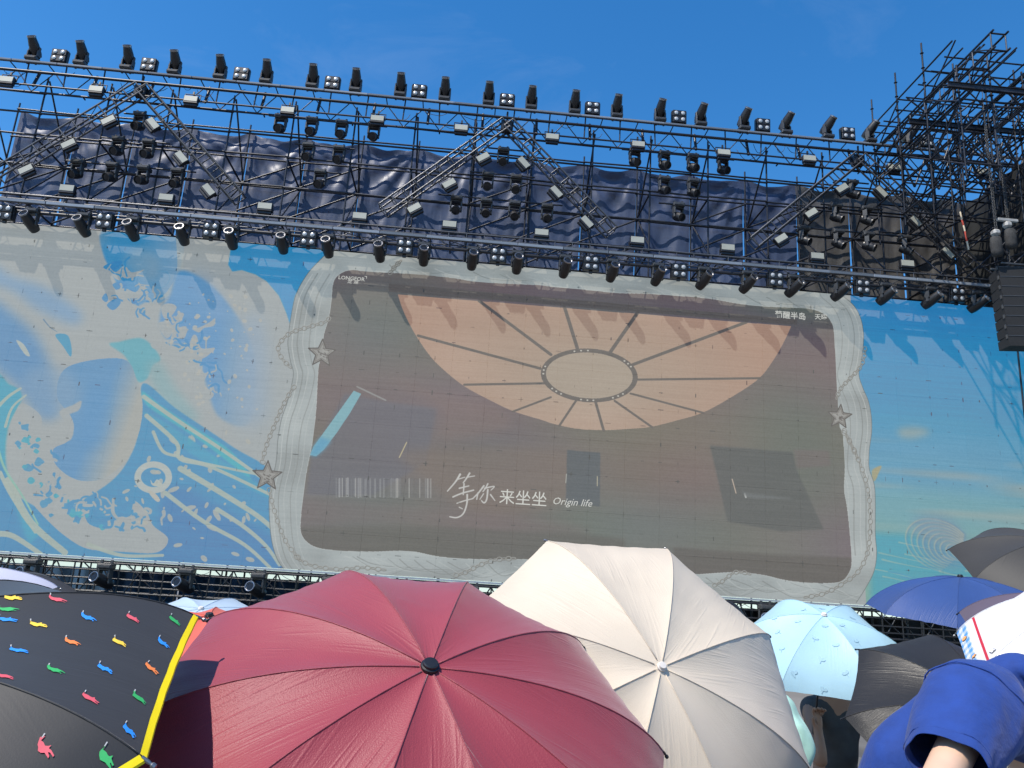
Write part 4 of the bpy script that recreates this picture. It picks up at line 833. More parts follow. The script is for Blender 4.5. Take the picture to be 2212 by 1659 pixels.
for k in range(8):
    tl = -0.02-0.012*k; c = obj('cabinet', ME_CAB, la, loc=(0.03*0+0.012*(7-k)*-0.5, 0.02*k, 0.27*k), rot=(tl, -0.045, -0.06)); obj('seam_strip', ME_SEAM, c)
    for s in (-1, 1): obj('rigging_plate', box_mesh('rigging_plate', (0.012, 0.06, 0.10), M_SPKE), c, loc=(s*0.645, -0.2, 0.25))
bm = bmesh.new(); box_bm(bm, (1.2, 0.05, 0.05), (0, -0.2, 0), 0.008); box_bm(bm, (1.2, 0.05, 0.05), (0, 0.2, 0), 0.008); box_bm(bm, (0.05, 0.4, 0.05), (0.3, 0, 0.001), 0.008); box_bm(bm, (0.05, 0.4, 0.05), (-0.3, 0, 0.001), 0.008)
obj('flying_frame', bm_mesh('flying_frame', bm, M_CHAIN), la, loc=(-0.02, 0.1, 2.24)); chain_run(la, (-0.3, 0, 2.26), (-0.27, 0, 3.0), 16)
# ------------------------------------------------------------------ stage under the screen
M_DECKB = mat('stage_black', (0.010, 0.010, 0.012), 0.7, 0, 0.3, 2); M_LIP = mat('stage_lip', (0.42, 0.43, 0.38), 0.5, 0.1, 0.12, 1.5); M_BLUEC = mat('blue_backcloth', (0.022, 0.07, 0.14), 0.75, 0, 0.3, 0.8, 0.4, 5); M_GREYC = mat('grey_backcloth', (0.05, 0.048, 0.045), 0.8, 0, 0.3, 0.8, 0.4, 5)
sg = empty('stage', (1.5, 20.2, 0)); tag(sg, 'dark stage platform with pale front lip below the screen', 'stage')
obj('deck', box_mesh('deck', (34, 3.2, 0.12), M_DECKB), sg, loc=(0, 0.6, 0.80)); obj('skirt', box_mesh('skirt', (34, 0.05, 0.74), M_DECKB), sg, loc=(0, -0.97, 0.37))
lipm = box_mesh('lip_panel', (1.17, 0.05, 0.09), M_LIP, bevel=0.004)
for k in range(28): obj('lip_panel', lipm, sg, loc=(-16.4+k*1.19, -1.06, 0.885))
us = empty('stage_truss', (1.5, 20.75, 0.9)); tag(us, 'low dark truss under the LED screen with lamps hanging from it', 'truss')
for y in (20.55, 20.95):
    for z, r in ((1.80, 0.028), (1.10, 0.024), (1.42, 0.018), (1.62, 0.016), (1.25, 0.016)): pipe(us, 'chord', (-14.4, y, z), (17.4, y, z), r, M_BLACK)
r3 = random.Random(4)
for k in range(58):
    x = -14.4+k*0.55
    pipe(us, 'upright', (x, 20.55, 0.86), (x+r3.uniform(-0.03, 0.03), 20.55, 1.82), 0.02, M_BLACK)
    if k % 2: pipe(us, 'upright', (x+0.2, 20.95, 0.86), (x+0.2, 20.95, 1.82), 0.02, M_BLACK)
    a, b = (0.9, 1.8) if k % 2 else (1.8, 0.9)
    pipe(us, 'diagonal', (x, 20.72, a), (x+0.55, 20.72, b), 0.018, M_BLACK)
    if k % 2: pipe(us, 'diagonal', (x, 20.95, b), (x+1.1, 20.95, a), 0.018, M_BLACK)
for k in range(26):
    x = r3.uniform(-13, 14); L = r3.uniform(0.3, 0.9)
    obj('cable', tube_bm('cable', [(x-1.5+L*t, -0.25, 0.88-0.12*4*t*(1-t)) for t in np.linspace(0, 1, 7)], 0.008, M_CABLE, 4), us)
bc = [(-16, -8.2, M_BLUEC, 'blue'), (-8.2, -1.0, M_BLUEC, 'blue'), (-1.0, 6.5, M_GREYC, 'dark grey'), (6.5, 18, M_DECKB, 'black')]
for k, (x0, x1, m, nm) in enumerate(bc):
    vs, fs, n_ = [], [], 60
    for i in range(n_+1):
        x = x0+(x1-x0)*i/n_; y = 24.6+0.08*math.sin(i*1.1+k)+0.04*math.sin(i*2.7)
        vs += [(x-(x0+x1)/2, y-24.6, 0.0), (x-(x0+x1)/2, y-24.6, 1.60)]
    fs = [(2*i, 2*i+2, 2*i+3, 2*i+1) for i in range(n_)]
    o = obj('backcloth', mesh('backcloth', vs, fs, m, True), None, loc=((x0+x1)/2, 24.6, 0)); tag(o, '%s backcloth hung low behind the stage, %s from the left' % (nm, ORD[k+1]), 'backcloth', 'backcloths behind the stage')
for i, x in enumerate((-10.4, -8.63, -6.65, -4.87, -3.1, -1.3, 0.5, 8.2, 10.0)):
    mover('black beam light hanging below the screen, %s from the left' % ORD[i+1], 'beam light', 'beam lights hanging below the screen', (x, 20.4, 1.79), True, 0.35, math.pi/2+0.3, True)
# small stage monitor
mo = empty('floor_monitor', (at(405, 1312, 19.0).x, 19.05, 0.93)); tag(mo, 'small round black lamp standing on the stage lip', 'stage lamp')
obj('housing', lathe_mesh('housing', [(0.10, -0.14), (0.16, -0.10), (0.17, 0.08), (0.165, 0.12)], M_BLACK, 18, 'Y'), mo); obj('rim', lathe_mesh('rim', [(0.16, 0.115), (0.175, 0.115), (0.175, 0.135), (0.14, 0.135)], M_RING, 18, 'Y'), mo); obj('lens', lathe_mesh('lens', [(0.14, 0.12), (0.05, 0.10), (0.0005, 0.10)], M_LENS, 14, 'Y'), mo)
# ------------------------------------------------------------------ umbrellas
def fabric(name, c, rough=0.55, transl=0.15, crease=0.35, sheen=0.3, cscale=9.0, spec=0.4):
    m = bpy.data.materials.new(name); m.use_nodes = True; n, l = m.node_tree.nodes, m.node_tree.links; b = n['Principled BSDF']; out = n['Material Output']
    tc = n.new('ShaderNodeTexCoord'); nz = n.new('ShaderNodeTexNoise'); nz.inputs['Scale'].default_value = 5; nz.inputs['Detail'].default_value = 6; l.new(tc.outputs['Object'], nz.inputs['Vector'])
    cr = n.new('ShaderNodeValToRGB'); cr.color_ramp.elements[0].position = 0.25; cr.color_ramp.elements[1].position = 0.75
    cr.color_ramp.elements[0].color = tuple(v*0.92 for v in c)+(1,); cr.color_ramp.elements[1].color = tuple(min(1, v*1.06) for v in c)+(1,); l.new(nz.outputs['Fac'], cr.inputs['Fac'])
    l.new(cr.outputs[0], b.inputs['Base Color']); b.inputs['Roughness'].default_value = rough; b.inputs['Sheen Weight'].default_value = sheen; b.inputs['Sheen Roughness'].default_value = 0.4; b.inputs['Specular IOR Level'].default_value = spec
    rd = n.new('ShaderNodeTexNoise'); rd.noise_type = 'RIDGED_MULTIFRACTAL'; rd.inputs['Scale'].default_value = cscale*1.3; rd.inputs['Detail'].default_value = 2.0; rd.inputs['Distortion'].default_value = 0.25; l.new(tc.outputs['Object'], rd.inputs['Vector'])
    pw = n.new('ShaderNodeMath'); pw.operation = 'POWER'; pw.inputs[1].default_value = 2.2; l.new(rd.outputs['Fac'], pw.inputs[0])
    mk = n.new('ShaderNodeTexNoise'); mk.inputs['Scale'].default_value = 4.5; mk.inputs['Detail'].default_value = 2; l.new(tc.outputs['Object'], mk.inputs['Vector'])
    mr = n.new('ShaderNodeMapRange'); mr.inputs['From Min'].default_value = 0.42; mr.inputs['From Max'].default_value = 0.62; l.new(mk.outputs['Fac'], mr.inputs['Value'])
    cm = n.new('ShaderNodeMath'); cm.operation = 'MULTIPLY'; l.new(pw.outputs[0], cm.inputs[0]); l.new(mr.outputs[0], cm.inputs[1])
    uvn = n.new('ShaderNodeUVMap'); um = n.new('ShaderNodeMapping'); um.inputs['Scale'].default_value = (2.2, 16, 1); l.new(uvn.outputs[0], um.inputs[0])
    oi = n.new('ShaderNodeObjectInfo'); l.new(oi.outputs['Random'], um.inputs['Location'])
    rr = n.new('ShaderNodeTexNoise'); rr.noise_type = 'RIDGED_MULTIFRACTAL'; rr.inputs['Scale'].default_value = 1.6; rr.inputs['Detail'].default_value = 2; rr.inputs['Distortion'].default_value = 0.5; l.new(um.outputs[0], rr.inputs['Vector'])
    fn = n.new('ShaderNodeTexNoise'); fn.inputs['Scale'].default_value = 380; l.new(tc.outputs['Object'], fn.inputs['Vector'])
    a1 = n.new('ShaderNodeMath'); a1.operation = 'MULTIPLY_ADD'; a1.inputs[1].default_value = 0.30; rm = n.new('ShaderNodeMath'); rm.operation = 'MULTIPLY'; mk2 = n.new('ShaderNodeMapRange'); mk2.inputs['From Min'].default_value = 0.62; mk2.inputs['From Max'].default_value = 0.40; l.new(mk.outputs['Fac'], mk2.inputs['Value']); l.new(rr.outputs['Fac'], rm.inputs[0]); l.new(mk2.outputs[0], rm.inputs[1]); l.new(rm.outputs[0], a1.inputs[0]); l.new(cm.outputs[0], a1.inputs[2])
    a2 = n.new('ShaderNodeMath'); a2.operation = 'MULTIPLY_ADD'; a2.inputs[1].default_value = 0.10; l.new(fn.outputs['Fac'], a2.inputs[0]); l.new(a1.outputs[0], a2.inputs[2])
    bp = n.new('ShaderNodeBump'); bp.inputs['Strength'].default_value = min(1.0, crease*2.2); bp.inputs['Distance'].default_value = 0.008; l.new(a2.outputs[0], bp.inputs['Height']); l.new(bp.outputs[0], b.inputs['Normal'])
    if transl:
        tr = n.new('ShaderNodeBsdfTranslucent'); l.new(cr.outputs[0], tr.inputs[0]); l.new(bp.outputs[0], tr.inputs['Normal']); mx = n.new('ShaderNodeMixShader'); mx.inputs[0].default_value = transl
        l.new(b.outputs[0], mx.inputs[1]); l.new(tr.outputs[0], mx.inputs[2]); l.new(mx.outputs[0], out.inputs['Surface'])
    return m
M_RIB = mat('umbrella_rib', (0.25, 0.25, 0.26), 0.35, 0.8, 0.1); M_SHAFT = mat('umbrella_shaft', (0.05, 0.05, 0.055), 0.35, 0.6, 0.1); M_CAPK = mat('cap_black', (0.012, 0.012, 0.014), 0.35)
HITS = {}
TIPS = {}
for tm in (M_RIB, M_CAPK): TIPS[tm.name] = lathe_mesh('rib_tip', [(0.0025, -0.006), (0.003, 0.004), (0.0022, 0.010), (0.0042, 0.012), (0.0042, 0.017), (0.001, 0.019)], tm, 8)
def umbrella(key, label, hx, hy, dist, az, el, phi, d, N, Rr, m, cap, tipm, hem=0.02, th=1.15, trim=None, shaft=0.72, pillow=0.016, nu=20, nv=12, wr=0.0, capr=0.014):
    r = ray(hx, hy).normalized(); C = EYE+r*dist
    nn = Vector((math.sin(az)*math.cos(el), -math.cos(az)*math.cos(el), math.sin(el))); a = nn.cross(Vector((0, 0, 1))).normalized(); b = nn.cross(a)
    t = empty('umbrella', C); tag(t, label, 'umbrella', 'open umbrellas in the crowd')
    rr_ = random.Random(key)
    wob = [rr_.uniform(-0.035, 0.035) for _ in range(N)]
    def rib(k, u):
        q = phi+2*math.pi*(k % N)/N; e = a*math.cos(q)+b*math.sin(q)
        return e*(Rr*math.sin(u*th)/math.sin(th))-nn*(d*(1+wob[k % N])*(1-math.cos(u*th))/(1-math.cos(th)))
    panels = []
    for k in range(N):
        vs, fs, uv = [], [], []; ph = rr_.uniform(0, 6)
        for i in range(nu+1):
            u0 = i/nu
            for j in range(nv+1):
                v = 2*j/nv-1; u = u0*(1-hem*(1-v*v)*u0**3); s = (v+1)/2
                # slightly taut between the ribs, dipping towards the shaft
                p = rib(k, u)*(1-s)+rib(k+1, u)*s
                p -= nn*(pillow*(1-v*v)*math.sin(math.pi*min(1, u*0.9)))
                if wr:
                    ed = (abs(v))**3
                    w_ = wr*(math.sin(v*16+ph+u*6)*(u0**2)*0.5*(1-ed)+math.sin(u*38+ph+v*3)*0.6*math.exp(-((1-abs(v))/0.30)**2)*u0*(1-u0*0.5))
                    p += nn*w_*(0 if abs(v) > 0.999 else 1)
                vs.append(p); uv.append((u, v*u))
        for i in range(nu):
            for j in range(nv):
                q = i*(nv+1)+j; fs.append((q, q+nv+1, q+nv+2, q+1))
        o = obj('canopy_panel', mesh('canopy_panel', vs, fs, m, True, uv), t); panels.append((o, vs, fs))
        if trim:
            tv, tf = [], []
            for j in range(nv+1):
                q = (nu*(nv+1)+j); e = vs[q]; i_ = vs[(nu-1)*(nv+1)+j]; inn = (i_-e).normalized(); off = nn*0.0025
                tv += [e-inn*0.0015-nn*0.003, e-inn*0.002+nn*0.0015, e+inn*0.0085+nn*0.0022]
            for j in range(nv):
                for c in range(2): tf.append((3*j+c, 3*j+c+1, 3*j+c+4, 3*j+c+3))
            obj('trim', mesh('trim', tv, tf, trim, False), o)
        pts = [rib(k, u)-nn*0.004 for u in np.linspace(0.03, 1.0, 10)]
        obj('seam', tube_bm('seam', [rib(k, u)+nn*0.0006 for u in np.linspace(0.03, 1.0, 16)], 0.0016, m, 5), t)
        ro = obj('rib', tube_bm('rib', pts, 0.0022, M_RIB, 5), t)
        tip = rib(k, 1.0); dr = (rib(k, 1.0)-rib(k, 0.95)).normalized(); ql = dr.to_track_quat('Z', 'Y').to_matrix().to_4x4()
        obj('rib_tip', TIPS[tipm.name], ro, mx=Matrix.Translation(tip) @ ql)
        st = [(-nn*0.16), rib(k, 0.48)-nn*0.006]; obj('stretcher', tube_bm('stretcher', st, 0.0018, M_RIB, 4), t)
    ql = nn.to_track_quat('Z', 'Y').to_matrix().to_4x4()
    obj('cap', lathe_mesh('cap', [(capr*1.15, -0.002), (capr*1.25, 0.003), (capr*1.2, 0.006), (capr*1.0, 0.007), (capr*0.98, 0.012), (capr*0.85, 0.014), (0.0005, 0.0145)], cap, 20), t, mx=ql)
    obj('shaft', tube_bm('shaft', [-nn*shaft, nn*0.0], 0.0055, M_SHAFT, 8), t)
    obj('handle', tube_bm('handle', [-nn*(shaft+0.09), -nn*(shaft+0.08), -nn*(shaft-0.005), -nn*(shaft-0.01)], 0.014, M_CAPK, 10), t)
    V_, F_, own = [], [], []
    for o, vs, fs in panels:
        base = len(V_); V_ += [v+C for v in vs]; F_ += [tuple(q+base for q in f) for f in fs]; own += [o]*len(fs)
    HITS[key] = (BVHTree.FromPolygons(V_, F_), own, C, nn)
    return t
def printed(key, name, x, y, shape, size, m, rot=0.0, lift=0.0015, follow=True):
    """flat printed motif on the canopy: outline points in units of size, wrapped onto the cloth"""
    bv, own, C, nn = HITS[key]; h = bv.ray_cast(EYE, ray(x, y).normalized())
    if h[0] is None: return
    P0, N0, idx, _ = h
    if N0.dot(EYE-P0) < 0: N0 = -N0
    e1 = (CR-N0*CR.dot(N0)).normalized(); e2 = N0.cross(e1); c, s = math.cos(rot), math.sin(rot); vs = []
    for px, py in shape:
        q = P0+(e1*(px*c-py*s)+e2*(px*s+py*c))*size
        h2 = bv.ray_cast(q+N0*0.05, -N0); p = h2[0] if h2[0] is not None else q
        vs.append(p+N0*lift-C)
    bm = bmesh.new(); f = bm.faces.new([bm.verts.new(v) for v in vs]); bmesh.ops.triangulate(bm, faces=[f])
    return obj(name, bm_mesh(name, bm, m), own[idx])
flat = lambda n, c: mat(n, c, 0.7, 0, 0.08, 40)
F_RED = fabric('wine_red_fabric', (0.29, 0.042, 0.060), 0.5, 0.14, 0.40, 0.35, 6.0); F_CREAM = fabric('cream_fabric', (0.66, 0.565, 0.45), 0.5, 0.20, 0.34, 0.1, 6.5); F_BLK = fabric('black_print_fabric', (0.021, 0.021, 0.023), 0.6, 0.0, 0.06, 0.25, 6)
F_LB = fabric('pale_blue_fabric', (0.46, 0.70, 0.80), 0.45, 0.28, 0.22, 0.1, 6); F_DK = fabric('charcoal_silk_fabric', (0.021, 0.0195, 0.0185), 0.40, 0.03, 0.6, 0.06, 7); F_NV = fabric('navy_fabric', (0.030, 0.068, 0.215), 0.5, 0.12, 0.35, 0.12, 8)
F_CH = fabric('charcoal_fabric', (0.036, 0.034, 0.032), 0.6, 0.05, 0.25, 0.12, 6); F_GP = fabric('mauve_grey_fabric', (0.16, 0.125, 0.17), 0.5, 0.35, 0.2, 0.2, 6); F_WH = fabric('white_fabric', (0.66, 0.66, 0.78), 0.5, 0.25, 0.1, 0.1, 5); F_OR = fabric('coral_fabric', (0.70, 0.13, 0.085), 0.5, 0.2, 0.2, 0.2, 6); F_BG = fabric('black_fabric', (0.035, 0.034, 0.036), 0.5, 0.08, 0.3, 0.2, 8)
F_LB2 = fabric('ice_blue_fabric', (0.48, 0.60, 0.72), 0.5, 0.25, 0.2, 0.1, 6)
F_CT = fabric('white_print_fabric', (0.80, 0.79, 0.80), 0.5, 0.22, 0.15, 0.05, 5)
def gingham(m):
    n, l = m.node_tree.nodes, m.node_tree.links; b = n['Principled BSDF']; uvn = n.new('ShaderNodeUVMap'); sp = n.new('ShaderNodeSeparateXYZ'); l.new(uvn.outputs[0], sp.inputs[0])
    def M_(op, a, v=None, v2=None):
        k = n.new('ShaderNodeMath'); k.operation = op
        for i, q in enumerate((a, v, v2)):
            if q is None: continue
            if isinstance(q, (int, float)): k.inputs[i].default_value = q
            else: l.new(q, k.inputs[i])
        return k.outputs[0]
    U, V_ = sp.outputs['X'], sp.outputs['Y']
    band = M_('GREATER_THAN', U, 0.875); red = M_('COMPARE', U, 0.795, 0.011)
    su = M_('GREATER_THAN', M_('FRACT', M_('MULTIPLY', U, 13.0)), 0.5); sv = M_('GREATER_THAN', M_('FRACT', M_('MULTIPLY', V_, 5.5)), 0.5)
    f = M_('MULTIPLY', M_('MULTIPLY', M_('ADD', su, sv), 0.5), band)
    src = b.inputs['Base Color'].links[0].from_socket
    m1 = n.new('ShaderNodeMixRGB'); m1.inputs[2].default_value = (0.12, 0.36, 0.72, 1); l.new(f, m1.inputs[0]); l.new(src, m1.inputs[1])
    m2 = n.new('ShaderNodeMixRGB'); m2.inputs[2].default_value = (0.62, 0.03, 0.06, 1); l.new(red, m2.inputs[0]); l.new(m1.outputs[0], m2.inputs[1]); l.new(m2.outputs[0], b.inputs['Base Color'])
    for q in list(n):
        if q.type == 'BSDF_TRANSLUCENT': l.new(m2.outputs[0], q.inputs[0])
gingham(F_CT)
M_YEL = mat('yellow_binding', (0.90, 0.68, 0.0), 0.6, 0, 0.03, 30)
M_CAPC = mat('cap_cream', (0.62, 0.57, 0.52), 0.45)
umbrella('charcoal', 'large charcoal umbrella cut by the right edge behind the navy one', 2276.8, 1166.3, 6.41, -0.18, 1.11, 6.63, 0.22, 8, 0.6, F_CH, M_CAPK, M_CAPK)
umbrella('black_left', 'plain black umbrella behind the white one at the left edge', 13.5, 1237, 7.5, -0.2, 1.39, 4.53, 0.2, 8, 0.52, F_BG, M_CAPK, M_CAPK)
umbrella('ice', 'ice blue umbrella peeking between the black print and wine red umbrellas', 434, 1315.5, 5.2, 0.1, 1.25, 0.5, 0.13, 8, 0.5, F_LB2, M_CAPC, M_RIB)
umbrella('coral', 'coral red umbrella mostly hidden behind the wine red one', 452, 1332, 3.2, 0.0, 1.35, 0.2, 0.12, 8, 0.42, F_OR, M_CAPK, M_RIB)
umbrella('white_left', 'white umbrella with purple shell print at the left edge', -168.9, 1217.8, 4.06, -0.47, 1.46, 4.2, 0.12, 8, 0.5, F_WH, M_CAPC, M_RIB)
umbrella('navy', 'navy blue umbrella with gathered fabric, held upright', 2074.2, 1246.3, 5.39, -0.39, 1.43, 3.68, 0.21, 8, 0.52, F_NV, M_CAPK, M_RIB, wr=0.004)
umbrella('mauve', 'mauve grey see-through umbrella between navy and white print ones', 2338.8, 1288.7, 4.4, -0.24, 1.35, 5.64, 0.17, 8, 0.5, F_GP, M_CAPK, M_CAPK)
umbrella('pale_blue', 'pale blue umbrella printed with ginkgo leaves', 1780, 1329, 4.98, -0.24, 1.07, 5.13, 0.24, 6, 0.5, F_LB, M_CAPC, M_RIB, wr=0.003)
umbrella('dark', 'shiny charcoal umbrella tilted towards the viewer, in front of the pale blue one', 2142.1, 1527.6, 3.79, -0.05, 0.79, -0.87, 0.17, 8, 0.52, F_DK, M_CAPK, M_CAPK, wr=0.006, hem=0.05)
umbrella('cartoon', 'white umbrella with blue gingham hem and red line', 2432.2, 1262.4, 3.0, -1.06, 1.14, 6.41, 0.17, 8, 0.52, F_CT, M_CAPC, M_RIB)
umbrella('cream', 'big cream umbrella tilted towards the viewer, centre right', 1428.4, 1441.2, 2.13, 0.16, 0.51, 5.11, 0.2, 8, 0.52, F_CREAM, M_CAPC, M_RIB, wr=0.004, nu=26, nv=18, capr=0.010)
umbrella('red', 'big wine red umbrella filling the bottom centre', 928.5, 1442.0, 1.608, 0.232, 0.946, 4.972, 0.19, 10, 0.56, F_RED, M_CAPK, M_CAPK, wr=0.004, nu=30, nv=16, hem=0.03, capr=0.0155)
umbrella('black_print', 'black umbrella with small bright animal prints and yellow hem', -571.2, 1416.2, 1.67, -0.6, 1.09, 4.28, 0.22, 8, 0.62, F_BLK, M_CAPK, M_RIB, trim=M_YEL, wr=0.002, nu=24, nv=16, hem=0.022)
# prints
HORSE = [(-1.0, 0.62), (-0.88, 0.5), (-0.78, 0.28), (-0.45, 0.26), (-0.15, 0.24), (0.05, 0.34), (0.16, 0.46), (0.26, 0.30), (0.52, 0.26), (0.96, 0.12), (1.0, 0.0), (0.62, 0.08), (0.52, 0.0), (0.95, -0.18), (0.98, -0.30), (0.60, -0.22), (0.30, -0.24), (0.12, -0.38), (-0.2, -0.36), (-0.5, -0.26), (-0.72, -0.10), (-0.86, 0.14), (-0.98, 0.5)]
PC = {'r': flat('print_red', (0.62, 0.09, 0.12)), 'b': flat('print_blue', (0.02, 0.24, 0.72)), 'y': flat('print_yellow', (0.78, 0.52, 0.05)), 'g': flat('print_green', (0.03, 0.36, 0.10)), 'o': flat('print_orange', (0.75, 0.20, 0.05))}
M_TAILP = flat('print_grey', (0.42, 0.42, 0.42))
A1 = lambda x, y: (0.29297*x, 1173+0.29297*y)
for x, y, c, ro in ((420, 420, 'r', 0.1), (50, 568, 'b', 0.15), (278, 605, 'y', 0.12), (645, 553, 'b', -0.1), (975, 557, 'r', -0.2), (1283, 575, 'g', -0.2), (525, 733, 'o', -0.05), (875, 735, 'y', -0.15), (1197, 740, 'b', -0.22), (133, 796, 'b', 0.12), (400, 940, 'g', -0.05), (768, 930, 'b', -0.12), (1112, 928, 'o', -0.25), (20, 985, 'r', 0.1), (660, 1150, 'r', -0.12), (1020, 1148, 'g', -0.15), (945, 1388, 'b', -0.25), (325, 1520, 'r', -0.5), (780, 1590, 'g', -0.6), (90, 408, 'y', 0.3), (55, 492, 'g', 0.3)):
    printed('black_print', 'animal_print', *A1(x, y), [(a*(1+0.12*math.sin(x+i)), b*(1+0.2*math.sin(y*0.7+i*2.1))) for i, (a, b) in enumerate(HORSE)], 0.0158, PC[c], ro)
    printed('black_print', 'tail_print', *A1(x, y), [(-1.16, 0.82), (-1.06, 0.86), (-0.9, 0.5), (-0.98, 0.46)], 0.0158, M_TAILP, ro, 0.0018)
GK = [(0, 0), (-0.05, -0.55), (0.0, -0.55), (0.06, 0.0), (0.5, 0.12), (0.62, 0.45), (0.35, 0.62), (0.08, 0.5), (0.02, 0.3), (-0.06, 0.52), (-0.34, 0.62), (-0.6, 0.42), (-0.46, 0.1)]
M_GK = flat('print_ginkgo', (0.30, 0.47, 0.55)); A4 = lambda x, y: (1563.97+0.29297*x, 1173+0.29297*y)
for i, (x, y) in enumerate(((375, 562), (405, 660), (425, 790), (550, 587), (595, 495), (720, 488), (750, 622), (880, 615), (945, 558), (1120, 634), (1175, 612), (668, 712), (830, 765), (985, 735), (715, 870), (520, 970), (905, 970), (730, 1090))):
    printed('pale_blue', 'ginkgo_print', *A4(x, y), GK, 0.032, M_GK, 0.6*math.sin(i*2.1), 0.003)
CIRC = [(math.cos(q), math.sin(q)) for q in np.linspace(0, 2*math.pi, 15)[:-1]]
M_PU = flat('print_purple', (0.22, 0.16, 0.60)); 
for x, y, s in ((253, 330, 0.028), (222, 347, 0.024)): printed('white_left', 'shell_print', *A1(x, y), [(p[0], p[1]*1.0) for p in CIRC], s, M_PU, 0)
A5 = lambda x, y: (1782.1+0.19433*x, 1350.1+0.19433*y)
STAR = [((1 if k % 2 == 0 else 0.5)*math.sin(k*math.pi/5), (1 if k % 2 == 0 else 0.5)*math.cos(k*math.pi/5)) for k in range(10)]
M_OL = flat('print_outline', (0.10, 0.05, 0.03)); M_BIS = flat('print_biscuit', (0.80, 0.36, 0.12)); M_WHT = flat('print_white', (0.8, 0.79, 0.8))
for x, y, sh in ((1555, 155, [(p[0]*0.85, p[1]) for p in CIRC]), (1662, 350, STAR)):
    printed('cartoon', 'biscuit_outline', *A5(x, y), sh, 0.0125, M_OL, 0, 0.002); printed('cartoon', 'biscuit_print', *A5(x, y), sh, 0.0108, M_BIS, 0, 0.003)
Hh = [(-0.5, -0.8), (-0.15, -0.8), (-0.15, -0.15), (0.15, -0.15), (0.15, -0.8), (0.5, -0.8), (0.5, 0.8), (0.15, 0.8), (0.15, 0.2), (-0.15, 0.2), (-0.15, 0.8), (-0.5, 0.8)]
Aa = [(-0.6, -0.8), (-0.28, -0.8), (-0.18, -0.4), (0.2, -0.4), (0.3, -0.8), (0.62, -0.8), (0.2, 0.8), (-0.2, 0.8)]
for (x, y), sh in (((1868, 292), Hh), ((1938, 318), Aa)):
    printed('cartoon', 'letter_outline', *A5(x, y), [(p[0]*1.16, p[1]*1.12) for p in sh], 0.0150, flat('print_dark_line', (0.12, 0.12, 0.13)), -0.35, 0.002); printed('cartoon', 'letter_print', *A5(x, y), sh, 0.0150*0.9, M_WHT, -0.35, 0.003)
# ------------------------------------------------------------------ audience riser, people and small things
M_RISER = mat('riser_boards', (0.10, 0.095, 0.09), 0.85, 0, 0.3, 1.5, 0.3, 12)
rs = empty('audience_riser', (0, 2.0, 0)); tag(rs, 'grey boarded audience platform under the umbrellas', 'platform')
bd = box_mesh('board', (0.595, 14.0, 0.06), M_RISER, bevel=0.004)
for k in range(26): obj('board', bd, rs, loc=(-7.5+k*0.6, 0.5, 0.47))
obj('frame', box_mesh('frame', (15.4, 13.8, 0.40), M_BLACK), rs, loc=(0, 0.5, 0.235))
def skin_mesh(name, J, E_, m, sub=2, root=None):
    """J: {joint: (x, y, z, radius)}; one continuous surface grown over the joints"""
    keys = list(J); me = bpy.data.meshes.new(name); me.from_pydata([J[k][:3] for k in keys], [(keys.index(a), keys.index(b)) for a, b in E_], [])
    o = bpy.data.objects.new(name+'_src', me); COL.objects.link(o)
    md = o.modifiers.new('skin', 'SKIN'); md.use_smooth_shade = True; md.branch_smoothing = 0.6
    if not me.skin_vertices: 
        bpy.context.view_layer.objects.active = o
    lay = me.skin_vertices[0].data
    for i, k in enumerate(keys):
        r = J[k][3]; lay[i].radius = (r, r) if not isinstance(r, tuple) else r; lay[i].use_root = (k == root)
    sb_ = o.modifiers.new('sub', 'SUBSURF'); sb_.levels = sub; sb_.render_levels = sub
    bpy.context.view_layer.update(); dg = bpy.context.evaluated_depsgraph_get(); out = bpy.data.meshes.new_from_object(o.evaluated_get(dg)); out.name = name
    COL.objects.unlink(o); bpy.data.objects.remove(o); out.materials.clear(); out.materials.append(m); out.shade_smooth(); return out
def shift(J, o): return {k: (v[0]-o[0], v[1]-o[1], v[2]-o[2], v[3]) for k, v in J.items()}
M_SKIN = mat('skin_light', (0.62, 0.40, 0.28), 0.5, 0, 0.06, 12); M_SKIN2 = mat('skin_tan', (0.30, 0.16, 0.10), 0.5, 0, 0.06, 12); M_HAIR = mat('hair_black', (0.015, 0.012, 0.011), 0.45, 0, 0.3, 40, 0.4, 120)
def cloth(name, c, b=0.35, sc_=14):
    m = mat(name, c, 0.85, 0, 0.14, 20, b, sc_); m.node_tree.nodes['Principled BSDF'].inputs['Sheen Weight'].default_value = 0.08; return m
M_ROYAL = cloth('royal_blue_jersey', (0.005, 0.036, 0.205), 0.6, 22); M_MINT = cloth('mint_nylon', (0.38, 0.62, 0.52), 0.3, 9); M_CHARS = cloth('charcoal_shirt', (0.045, 0.045, 0.047), 0.4, 12); M_TROU = cloth('dark_trousers', (0.02, 0.022, 0.03))
